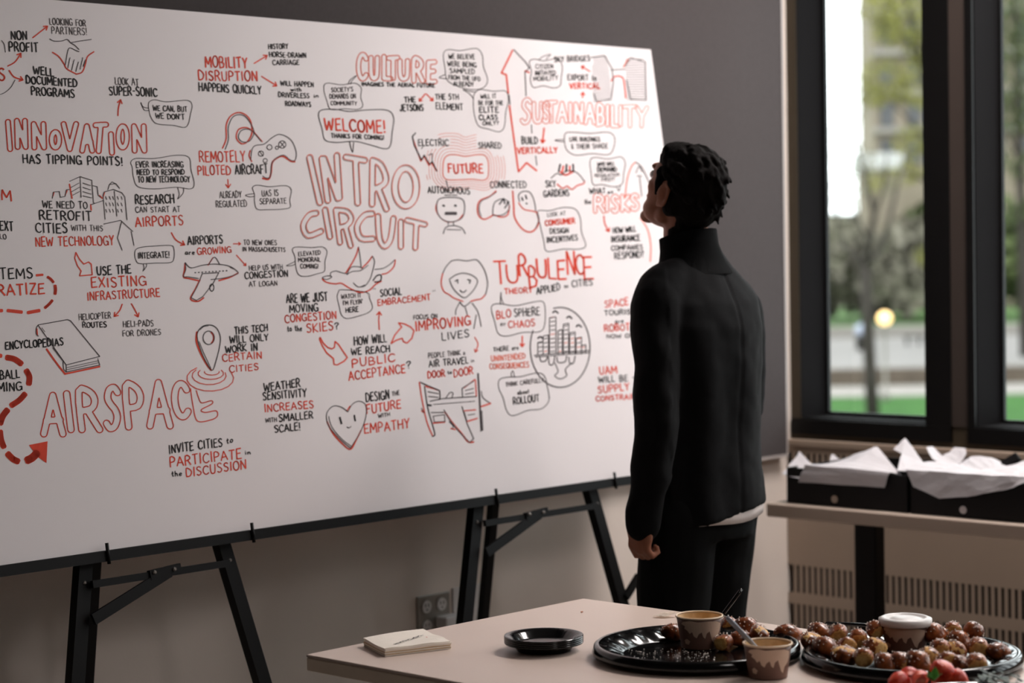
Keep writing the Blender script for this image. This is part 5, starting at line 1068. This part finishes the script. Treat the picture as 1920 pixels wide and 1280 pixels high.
for s in (-1, 1):
    hb((s*.071, -.006, -.014), (.006, .019, .030), Matrix.Rotation(radians(-12), 3, 'X') @ Matrix.Rotation(s*radians(-24), 3, 'Z'))
    rim = [H_(s*(.074+.006*cos(a)*0), -.008-.018*sin(a), -.012+.028*cos(a)) for a in np.linspace(-.3, 3.3, 9)]
    chain(bm, [p+HR @ Vector((s*.006*sin(a), 0, 0)) for p, a in zip(rim, np.linspace(-.3, 3.3, 9))], [.0042]*9)
    hb((s*.072, .000, -.040), (.006, .008, .009))
# neck and shoulders
chain(bm, [H_(0, -.030, -.035), W_(-.010, .026, 1.535), W_(-.004, .010, 1.45), W_(0, .0, 1.36)], [.056, .054, .054, .065])
chain(bm, [W_(-.12, -.005, 1.365), W_(-.05, -.005, 1.385), W_(.05, -.005, 1.385), W_(.12, -.005, 1.355)], [.042, .05, .05, .042])
# torso
for z, a, b in ((1.30, .145, .095), (1.18, .135, .09), (1.05, .125, .085), (.95, .135, .095), (.88, .14, .1)): ball(bm, W_(0, 0, z), (a, b, .09), None, 3)
# arms
LA = [(-.155, -.010, 1.350), (-.192, -.028, 1.24), (-.212, -.045, 1.10), (-.222, -.028, .96), (-.230, -.012, .88)]
RA = [(.155, .0, 1.335), (.192, .008, 1.24), (.203, .020, 1.10), (.190, .105, 1.0), (.165, .165, .93)]
chain(bm, [W_(*p) for p in LA], [.042, .040, .036, .034, .027]); chain(bm, [W_(*p) for p in RA], [.042, .040, .036, .034, .028])
# legs
LL = [(-.085, 0, .86), (-.092, .01, .68), (-.098, .02, .48), (-.100, -.01, .28), (-.104, -.03, .085)]
RL = [(.085, .01, .86), (.092, .035, .68), (.100, .05, .48), (.104, .03, .28), (.108, .005, .085)]
for L_ in (LL, RL):
    chain(bm, [W_(*p) for p in L_], [.085, .074, .055, .050, .036]); f = W_(*L_[-1]); chain(bm, [f+Vector((0, -.02, -.045)), f+Vector((0, .12, -.055))], [.032, .026])
# hands : palm, four unequal curled fingers, thumb from the side of the palm
def hand(wrist, down, fwd, side, curl=1.0, k=1.0):
    """down: along the hand, fwd: direction the palm edge with the thumb faces, side: palm normal (towards the thigh)"""
    w_ = Vector(wrist); d, f, s = Vector(down).normalized(), Vector(fwd).normalized(), Vector(side).normalized()
    chain(bm, [w_, w_+d*.03*k], [.024, .023], 1)
    q = Matrix((s, f, d)).transposed()
    ball(bm, w_+d*.058*k, (.015, .040, .046), q, 3); ball(bm, w_+d*.038*k+f*.018, (.017, .020, .026), q, 3)
    for i, (off, L_) in enumerate(((.028, .074), (.010, .082), (-.009, .076), (-.027, .060))):
        p = w_+d*.088*k+f*off-s*.002; a = 0; pts = [p-d*.02]; pts.append(p)
        for j, fr in enumerate((.45, .32, .23)):
            a += curl*(.42+.22*j+.05*i); p = p+(d*cos(a)+s*sin(a))*L_*fr; pts.append(p)
        chain(bm, pts, [.0095, .0095, .0088, .0078, .0066])
    p = w_+d*.022*k+f*.030
    chain(bm, [p-f*.008, p+d*.026+f*.014+s*.006, p+d*.052+f*.016+s*.016, p+d*.072+f*.010+s*.022], [.013, .0115, .0098, .008])
hand(W_(-.230, -.010, .882), (-.02, .10, -1), (.15, 1, .1), (1, -.1, 0), 1.5, .95)
hand(W_(.160, .170, .925), (-.25, .45, -.85), (-.3, .8, .5), (-1, -.3, 0), .7)
person = remesh('person', bm, .0042, 5, None, 'skin')
tag(person, 'man in a black jacket seen from behind, standing and looking up at the board', 'person')
for s in (-1, 1):
    bm = bmesh.new(); ball(bm, H_(s*.031, .0745, .006), .0118, None, 3); e = frombm('eye', bm, person, 'eye', True)
    bm = bmesh.new(); ball(bm, H_(s*.031, .0835, .0065), .0048, None, 2); frombm('iris', bm, e, 'iris', True)
# jacket: lofted body with two sleeves, merged to one cloth surface
RTv = Vector(RT); FWv = Vector(FW)
def loft(bm, rings, n=40, ex=2.3, fn=None):
    R_ = []
    for z, cx, cy, a, b in rings:
        r = []
        for k in range(n):
            t = 2*pi*k/n; ca, sa = cos(t), sin(t)
            p = W_(cx+math.copysign(abs(ca)**(2/ex), ca)*a, cy+math.copysign(abs(sa)**(2/ex), sa)*b, z)
            if fn: p = fn(p, z, t)
            r.append(bm.verts.new(p))
        R_.append(r)
    for a, b in zip(R_, R_[1:]):
        for k in range(n): bm.faces.new((a[k], a[(k+1) % n], b[(k+1) % n], b[k]))
    bm.faces.new(R_[0]); bm.faces.new(R_[-1][::-1])
def hem(p, z, t):
    u = (p-PO).dot(RTv); kf = max(0, min(1, (1.0-z)/.16))
    return p+Vector((0, 0, kf*(.22*(u-.02))))
bm = bmesh.new()
loft(bm, [(.848, .004, .002, .176, .136), (.88, .004, .002, .175, .134), (.96, .004, .0, .168, .126), (1.05, .003, -.002, .164, .120), (1.14, .002, -.006, .166, .120), (1.23, .0, -.010, .174, .122), (1.31, .0, -.010, .178, .120),
          (1.37, .0, -.006, .170, .110), (1.41, .0, -.002, .150, .095), (1.445, .0, .002, .118, .082), (1.475, .0, .008, .086, .072), (1.50, .0, .014, .068, .066)], fn=hem)
chain(bm, [W_(-.085, -.002, 1.425), W_(-.135, -.004, 1.400), W_(-.168, -.010, 1.365)], [.055, .062, .065]); chain(bm, [W_(.135, -.002, 1.372), W_(.166, -.0, 1.335)], [.058, .062])
chain(bm, [W_(*p) for p in ((-.167, -.010, 1.375), (-.194, -.028, 1.24), (-.213, -.045, 1.10), (-.223, -.030, .97), (-.230, -.014, .88), (-.232, -.010, .848))], [.064, .058, .053, .048, .043, .038])
chain(bm, [W_(*p) for p in ((.165, .0, 1.345), (.194, .008, 1.24), (.205, .018, 1.10), (.195, .085, 1.02), (.172, .150, .955))], [.062, .056, .052, .048, .043])
def cloth(co, nn):
    l = co-PO; u = l.dot(RTv); z = l.z
    a = 0
    # long soft folds hanging from the shoulder blades and across the waist
    back = max(0, -nn.dot(FWv))
    a += .0055*back*sin(u*58+z*7+1.2*sin(z*9))*max(0, min(1, (1.38-z)/.2))
    a += .004*sin(z*42+u*18+2*noise.noise(co*5))*max(0, min(1, (abs(u+.145)<.06)*1.0))*.8
    a += .0045*noise.noise(co*9)+.002*noise.noise(co*26)
    # centre back seam
    sx = l.x-.0-.006*sin(z*6); 
    if l.y < 0: a -= .003*math.exp(-(sx/.005)**2)
    return co+nn*a
jk = remesh('jacket', bm, .0065, 7, person, 'suit', cloth)
jk['label'] = 'black wool jacket'
# stand collar
def ring_pts(c, r, tilt, n=40, a0=0, a1=2*pi):
    return [W_(*c)+Matrix.Rotation(tilt[0], 3, 'X') @ Matrix.Rotation(tilt[1], 3, 'Y') @ Vector((r[0]*cos(a0+(a1-a0)*k/n), r[1]*sin(a0+(a1-a0)*k/n), 0)) for k in range(n+1)]
bm = bmesh.new(); lv = []
for c, r, ti in (((-.004, .006, 1.436), (.122, .090), (radians(-2), 0)), ((-.008, .010, 1.476), (.082, .076), (radians(-6), 0)), ((-.010, .014, 1.502), (.072, .072), (radians(-10), 0)), ((-.012, .016, 1.534), (.070, .072), (radians(-12), 0))):
    lv.append([bm.verts.new(p) for p in ring_pts(c, r, ti, 44, pi/2+.04, pi/2+2*pi-.04)])
for a, b in zip(lv, lv[1:]):
    for k in range(44): bm.faces.new((a[k], a[k+1], b[k+1], b[k]))
bmesh.ops.solidify(bm, geom=bm.faces[:], thickness=.0045)
frombm('collar', bm, jk, 'suit', True)
# white shirt hem showing under the jacket
bm = bmesh.new()
loft(bm, [(.842, .006, .002, .168, .128), (.86, .006, .002, .170, .130), (.95, .004, .0, .158, .117), (1.02, .003, -.002, .15, .108)], fn=lambda p, z, t: p+Vector((0, 0, .05*((p-PO).dot(RTv)-.02)+.004*sin(t*5))))
frombm('shirt', bm, person, 'shirt', True)
# trousers
bm = bmesh.new()
loft(bm, [(.80, .0, .004, .150, .112), (.86, .0, .002, .152, .114), (.95, .0, .0, .142, .106)])
for L_ in (LL, RL):
    P_ = [W_(*p) for p in L_]; chain(bm, [P_[0], P_[1], P_[2], P_[3], P_[4]+Vector((0, .0, -.02))], [.100, .092, .076, .070, .066], 1)
tr_ = remesh('trousers', bm, .008, 5, person, 'trouser', lambda co, nn: co+nn*(.004*noise.noise(co*11)+.003*sin(co.z*50+co.x*20)*noise.noise(co*4)))
for L_ in (LL, RL):
    f = W_(*L_[-1]); bm = bmesh.new()
    chain(bm, [Vector((f.x, f.y-.035, .048)), Vector((f.x, f.y+.05, .046)), Vector((f.x+(.01 if L_ is RL else -.01), f.y+.165, .038))], [.042, .044, .036], .92)
    for v in bm.verts: v.co.z = max(v.co.z, .018)
    sh = remesh('shoe', bm, .006, 4, person, 'shoe')
    bm = bmesh.new(); loft(bm, [(.002, f.x-PO.x, f.y-PO.y+.06, .046, .142), (.016, f.x-PO.x, f.y-PO.y+.06, .046, .142)], 28); frombm('sole', bm, sh, 'shoe')
# hair
bm = bmesh.new()
def hh(c, r, rot=None): ball(bm, H_(*c), r, (HR @ rot) if rot else HR, 3)
hh((0, -.022, .030), (.073, .091, .083)); hh((0, .018, .058), (.060, .066, .050)); hh((0, -.052, -.012), (.066, .060, .070)); hh((0, -.056, -.062), (.050, .034, .050)); hh((0, -.052, -.096), (.053, .036, .036)); hh((0, .048, .075), (.050, .034, .026))
for s in (-1, 1):
    chain(bm, [H_(s*.062, .030, .035), H_(s*.066, .024, .0), H_(s*.064, .022, -.022)], [.012, .009, .005]); hh((s*.060, -.030, -.020), (.016, .030, .040))
rs = random.Random(12)
for i in range(120):
    th = rs.uniform(-pi, pi); ph = rs.uniform(-.55, 1.35)
    d = Vector((cos(th)*cos(ph), sin(th)*cos(ph), sin(ph)))
    if d.y > .55 and d.z < .45: continue
    if d.z < -.2 and d.y > -.3: continue
    p = Vector((d.x*.072, -.020+d.y*.090, .026+d.z*.083))
    fl = Vector((d.x*.3+rs.uniform(-.25, .25), -.85+rs.uniform(-.4, .4), -.35*(1-d.z)+rs.uniform(-.2, .3))); fl = (fl-d*fl.dot(d)*.75).normalized()
    L_ = rs.uniform(.020, .036)
    chain(bm, [H_(*(p-fl*L_*.3)), H_(*(p+fl*L_*.4+d*.004)), H_(*(p+fl*L_+d*rs.uniform(-.002, .004)))], [.008, .0065, .003])
hr = remesh('hair', bm, .0034, 5, person, 'hair', lambda co, nn: co+nn*(.0022*noise.noise(co*70)+.0012*noise.noise(Vector((co.x*260, co.y*260, co.z*60)))))
hr['label'] = 'short dark brown hair'
# ================================================================== OUTSIDE THE WINDOWS
GZ = -5.0
def omat(n, c, *a, **k):
    if 'c2' in k: k['c2'] = tuple(v*.73 for v in k['c2'])
    return mat(n, tuple(v*.73 for v in c), *a, **k)
O = {}
O['lawn'] = omat('lawn_grass', (66, 120, 44), .9, .1, c2=(50, 100, 34), scale=.8)
O['grass2'] = omat('far_grass', (126, 160, 100), .9, .1, c2=(108, 144, 84), scale=.4)
O['conc'] = omat('pale_concrete', (176, 168, 160), .8, .2, var=.08, scale=.6)
O['road'] = omat('pale_road', (158, 152, 148), .8, .2, var=.08, scale=.3)
O['ston'] = omat('brown_grey_stone', (122, 108, 94), .85, .2, c2=(98, 86, 74), scale=1.5, stretch=(1, 1, 6))
O['bark'] = omat('tree_bark', (74, 68, 62), .9, .1, var=.2, scale=3)
O['build'] = omat('brown_stone_facade', (176, 161, 142), .85, .2, c2=(156, 142, 124), scale=.25)
O['build2'] = omat('grey_facade', (150, 146, 142), .85, .2, var=.08, scale=.3)
O['win'] = omat('dark_far_window', (74, 74, 76), .25, .5, var=.2, scale=1)
O['dark'] = omat('dark_shrub', (52, 50, 46), .9, .1, var=.3, scale=2)
def leafmat(n, a, b): return omat(n, a, .8, .1, c2=b, scale=.6)
O['leaf_y'] = leafmat('spring_leaves', (180, 176, 100), (142, 142, 72)); O['leaf_p'] = leafmat('pale_blossom', (178, 170, 150), (140, 136, 110)); O['leaf_g'] = leafmat('grey_green_leaves', (162, 155, 138), (130, 124, 108)); O['leaf_d'] = leafmat('deep_green_leaves', (112, 122, 78), (78, 90, 56))
# directions along and across the view through the windows
def gp(x, y, dist=None, z=None):
    """point outside on the sight line, at a given forward distance"""
    r = FC + CX*(x-960)/FPX - CY*(y-640)/FPX
    return Vector(CAM + r*dist)
def block(name, x0, x1, d0, d1, z0, z1, m, parent=None):
    """box standing outside between distances d0..d1, across from lateral px x0 to x1 at d0"""
    a, b = gp(x0, 460, d0), gp(x1, 460, d0); f = Vector(FW)*(d1-d0); bm = bmesh.new()
    vs = [bm.verts.new(Vector((p.x, p.y, z))) for z in (z0, z1) for p in (a, b, b+f, a+f)]
    for q in ((0, 1, 2, 3), (7, 6, 5, 4), (0, 4, 5, 1), (1, 5, 6, 2), (2, 6, 7, 3), (3, 7, 4, 0)): bm.faces.new([vs[i] for i in q])
    return frombm(name, bm, parent, m)
def zat(y, d, x=1650): return gp(x, y, d).z
struct(block('ground_outside', -2500, 9000, 22, 86, GZ-.5, GZ, O['lawn']))
struct(block('path_outside', -2500, 9000, 86, 92, GZ-.5, GZ+.05, O['conc']))
tag(block('retaining_wall', -2500, 9000, 92, 93.2, GZ-.5, zat(693, 92), O['ston']), 'low brown stone wall beyond the lawn and pale path outside', 'wall')
struct(block('road_outside', -2500, 9000, 93.2, 122, GZ-.5, zat(693, 92)-.02, O['road']))
tag(block('far_low_wall', -2500, 9000, 122, 123, GZ-.5, zat(612, 122), O['conc']), 'pale low wall across the road outside, below the far grass', 'wall')
bm = bmesh.new(); a, b = gp(-2500, 460, 123), gp(9000, 460, 123); vs = [bm.verts.new(Vector((a.x, a.y, zat(618, 123)))), bm.verts.new(Vector((b.x, b.y, zat(618, 123))))]
a, b = gp(-2500, 460, 170), gp(9000, 460, 170); vs += [bm.verts.new(Vector((b.x, b.y, zat(572, 170)))), bm.verts.new(Vector((a.x, a.y, zat(572, 170))))]
a, b = gp(-2500, 460, 300), gp(9000, 460, 300); vs += [bm.verts.new(Vector((b.x, b.y, zat(565, 300)))), bm.verts.new(Vector((a.x, a.y, zat(565, 300))))]
bm.faces.new(vs[:4]); bm.faces.new((vs[3], vs[2], vs[4], vs[5])); struct(frombm('slope_outside', bm, None, O['grass2']))
# bench and bin on the road edge
bn = tag(empty('park_bench', gp(1722, 460, 112)), 'dark long bench at the far side of the road outside', 'bench')
zr = zat(693, 92)
block('seat', 1695, 1752, 112, 112.6, zr+.40, zr+.48, O['dark'], bn)
for x in (1699, 1722, 1745): block('leg', x, x+3, 112.1, 112.5, zr, zr+.40, O['dark'], bn)
p = gp(1617, 460, 108); lb = tag(empty('litter_bin', (p.x, p.y, zr)), 'dark litter bin with a pale blue bag beside the trunk outside', 'bin')
frombm('drum', lathe(bmesh.new(), [(0, 0), (.36, 0), (.42, .7), (.40, .72), (0, .72)], (p.x, p.y, zr), 20), lb, O['dark'], True)
frombm('bag', lathe(bmesh.new(), [(0, .73), (.34, .73), (.45, .95), (.36, 1.25), (.15, 1.38), (0, 1.4)], (p.x, p.y, zr), 20), lb, omat('pale_blue_bag', (206, 214, 236), .5, .3, var=.05), True)
# globe lamp
ld = 84; lp_ = gp(1657, 460, ld); gz = zat(597, ld, 1657)
lm = tag(empty('globe_lamp', (lp_.x, lp_.y, GZ)), 'street lamp with a glowing warm globe on a thin post outside the window', 'lamp')
frombm('post', lathe(bmesh.new(), [(0, 0), (.16, 0), (.15, .3), (.07, .4), (.055, gz-GZ-.35), (.10, gz-GZ-.3), (.10, gz-GZ-.24), (0, gz-GZ-.24)], (lp_.x, lp_.y, GZ), 16), lm, O['conc'], True)
bm = bmesh.new(); ball(bm, (lp_.x, lp_.y, gz), .27, sub=3); frombm('globe', bm, lm, emit('glowing_globe', (1.0, .62, .26, 1), 2.6), True)
# trees
def crown(bm, blobs, n, size, seed, squash=.8):
    rs = random.Random(seed); tot = sum(b[1]**2 for b in blobs)
    for c, r in blobs:
        for i in range(int(n*r*r/tot)):
            d = Vector((rs.gauss(0, 1), rs.gauss(0, 1), rs.gauss(0, 1))).normalized(); rr = r*rs.uniform(.45, 1.05)
            p = c+Vector((d.x*rr, d.y*rr, d.z*rr*squash)); s = size*rs.uniform(.6, 1.3)
            a = Vector((rs.gauss(0, 1), rs.gauss(0, 1), rs.gauss(0, 1))).normalized(); b = a.orthogonal().normalized(); c2_ = a.cross(b)
            bm.faces.new([bm.verts.new(p+b*s), bm.verts.new(p+c2_*s*.55), bm.verts.new(p-b*s), bm.verts.new(p-c2_*s*.55)])
def branch(bm, pts, r0, r1): atube(bm, pts, list(np.linspace(r0, r1, len(pts))), 8)
def tree(name, label, foot, dist, limbs, blobs, leafm, n, size, seed, group=None, r0=.22):
    f = gp(*foot, dist); t = tag(empty(name, f), label, 'tree', group)
    bm = bmesh.new()
    for pts, a, b in limbs: branch(bm, [gp(x, y, dist+dz) for x, y, dz in pts], a, b)
    frombm('trunk', bm, t, O['bark'], True)
    bm = bmesh.new(); crown(bm, [(gp(x, y, dist+dz), r) for x, y, dz, r in blobs], n, size, seed)
    c = frombm('foliage', bm, t, O[leafm]); c['kind'] = 'stuff'; return t
tree('young_tree', 'forked bare trunked young tree right outside the first window', (1636, 784), 77,
     [([(1637, 788, 0), (1632, 700, 0), (1627, 600, 0), (1622, 500, 0)], .26, .20), ([(1622, 505, 0), (1606, 480, .3), (1583, 462, .5), (1572, 430, 1), (1560, 340, 1)], .14, .05), ([(1622, 505, 0), (1630, 450, 0), (1640, 400, -.3), (1622, 330, -.5), (1600, 250, 0)], .16, .04), ([(1624, 495, 0), (1648, 472, .3), (1664, 430, .8), (1682, 350, 1.2), (1700, 290, 1.5)], .12, .04), ([(1630, 450, 0), (1612, 420, -1), (1598, 370, -1.5), (1582, 300, -2)], .07, .03), ([(1640, 400, 0), (1660, 340, -1), (1664, 260, -1)], .06, .03)],
     [(1572, 350, 0, 1.3), (1562, 270, 0, .9), (1606, 300, 0, 1.0), (1596, 220, 0, .7), (1570, 430, 1, .9), (1645, 340, 0, 1.0)], 'leaf_p', 1100, .08, 3)
tree('spring_tree', 'tree with yellow green spring leaves hanging before the brown building', (1720, 700), 104,
     [([(1790, 700, 0), (1780, 500, 0), (1760, 300, 0), (1730, 120, 0), (1700, 0, 0), (1690, -150, 0)], .3, .08), ([(1760, 300, 0), (1715, 235, 0), (1670, 190, 0)], .12, .04), ([(1770, 380, 0), (1730, 335, 0), (1690, 320, 0)], .1, .04), ([(1740, 150, 0), (1690, 60, 0), (1650, 20, 0)], .1, .04)],
     [(1660, 150, 0, 1.5), (1700, 40, 0, 1.7), (1650, 15, 0, 1.1), (1720, 170, 0, 1.3), (1640, 180, 1, .9), (1715, 265, 0, 1.1), (1700, 325, 1, .9), (1735, 90, 0, 1.3), (1640, 340, 0, .7), (1745, 480, 1, .9), (1665, 60, 0, 1.0)], 'leaf_y', 3400, .13, 5, 'street trees beyond the lawn')
tree('green_tree', 'deep green tree filling the top of the second window', (1925, 740), 100,
     [([(1925, 740, 0), (1918, 500, 0), (1912, 300, 0), (1905, 100, 0), (1900, -60, 0)], .3, .1), ([(1912, 300, 0), (1885, 240, 0)], .1, .04)],
     [(1890, 30, 0, 1.6), (1905, 120, 0, 1.7), (1885, 210, 0, 1.3), (1905, 310, 0, 1.1), (1940, 200, 0, 2.0), (1950, 60, 0, 2.2), (1925, 400, 0, .9)], 'leaf_d', 2600, .14, 6, 'street trees beyond the lawn')
# hazy belt of trees above the far grass
for i, (x, y, r, lm_) in enumerate(((1480, 470, 5.2, 'leaf_g'), (1560, 500, 4.4, 'leaf_g'), (1640, 520, 3.6, 'leaf_g'), (1700, 500, 4.2, 'leaf_g'), (1760, 470, 5.2, 'leaf_d'), (1840, 490, 5, 'leaf_g'), (1925, 470, 5.5, 'leaf_d'))):
    lab = ['grey green far tree hidden behind the window pier', 'leftmost far grey green tree seen beyond the young tree', 'low grey far tree behind the globe lamp', 'far grey tree right of the globe lamp, above the grass', 'far deep green tree at the right edge of the first window', 'far grey tree hidden behind the window mullion', 'far dark tree low in the second window'][i]
    d = 134+i % 3*4
    tree('far_tree', lab, (x, 590), d, [([(x, 594, 0), (x+2, y, 0), (x, y-60, 0)], .35, .12)], [(x, y+8, 0, r*.75), (x-30, y+30, 1, r*.45), (x+32, y+26, -1, r*.45), (x+8, y-50, 1, r*.45)], lm_, 900, .5, 20+i, 'far belt of trees')
# buildings
def building(label, x0, x1, d, ytop, m, ledges, cols, zb=-6, win=True, dep=25):
    a, b = gp(x0, 460, d), gp(x1, 460, d); zt = zat(ytop, d); c = (a+b)/2
    e = tag(empty('building', (c.x, c.y, zb)), label, 'building')
    block('wall', x0, x1, d, d+dep, zb, zt, m, e)
    W0 = (b-a); n_ = len(ledges)
    for y in ledges:
        z = zat(y, d); bm = bmesh.new(); f = Vector(FW)
        vs = [bm.verts.new(Vector((p.x, p.y, q))) for q in (z-.45, z) for p in (a-f*.8, b-f*.8, b, a)]
        for q in ((0, 1, 2, 3), (7, 6, 5, 4), (0, 4, 5, 1), (1, 5, 6, 2), (2, 6, 7, 3), (3, 7, 4, 0)): bm.faces.new([vs[i] for i in q])
        frombm('ledge', bm, e, O['conc'])
        if not win: continue
        for k in range(cols):
            u0, u1 = (k+.25)/cols, (k+.75)/cols; p0, p1 = a+W0*u0-f*.12, a+W0*u1-f*.12; bm = bmesh.new()
            vs = [bm.verts.new(Vector((p.x, p.y, q))) for q in (z-2.7, z-.9) for p in (p0, p1, p1+f*.1, p0+f*.1)]
            for q in ((0, 1, 2, 3), (7, 6, 5, 4), (0, 4, 5, 1), (1, 5, 6, 2), (2, 6, 7, 3), (3, 7, 4, 0)): bm.faces.new([vs[i] for i in q])
            frombm('window', bm, e, O['win'])
    return e
building('brown stone building with pale ledges behind the spring tree', 1640, 2100, 158, -260, O['build'], (-140, -60, 20, 95, 170, 240), 9, dep=6)
pv = building('low pavilion with a white roof edge under the brown building, above the lamp', 1622, 1692, 150, 318, O['build'], (), 4, win=False, dep=3)
block('roof', 1618, 1696, 149.2, 153.5, zat(318, 149.2)+.01, zat(286, 149.2), omat('white_roof', (236, 234, 230), .7, .2, var=.03), pv)
building('grey distant building low behind the young tree', 1440, 1620, 210, 400, O['build2'], (420, 470), 6)
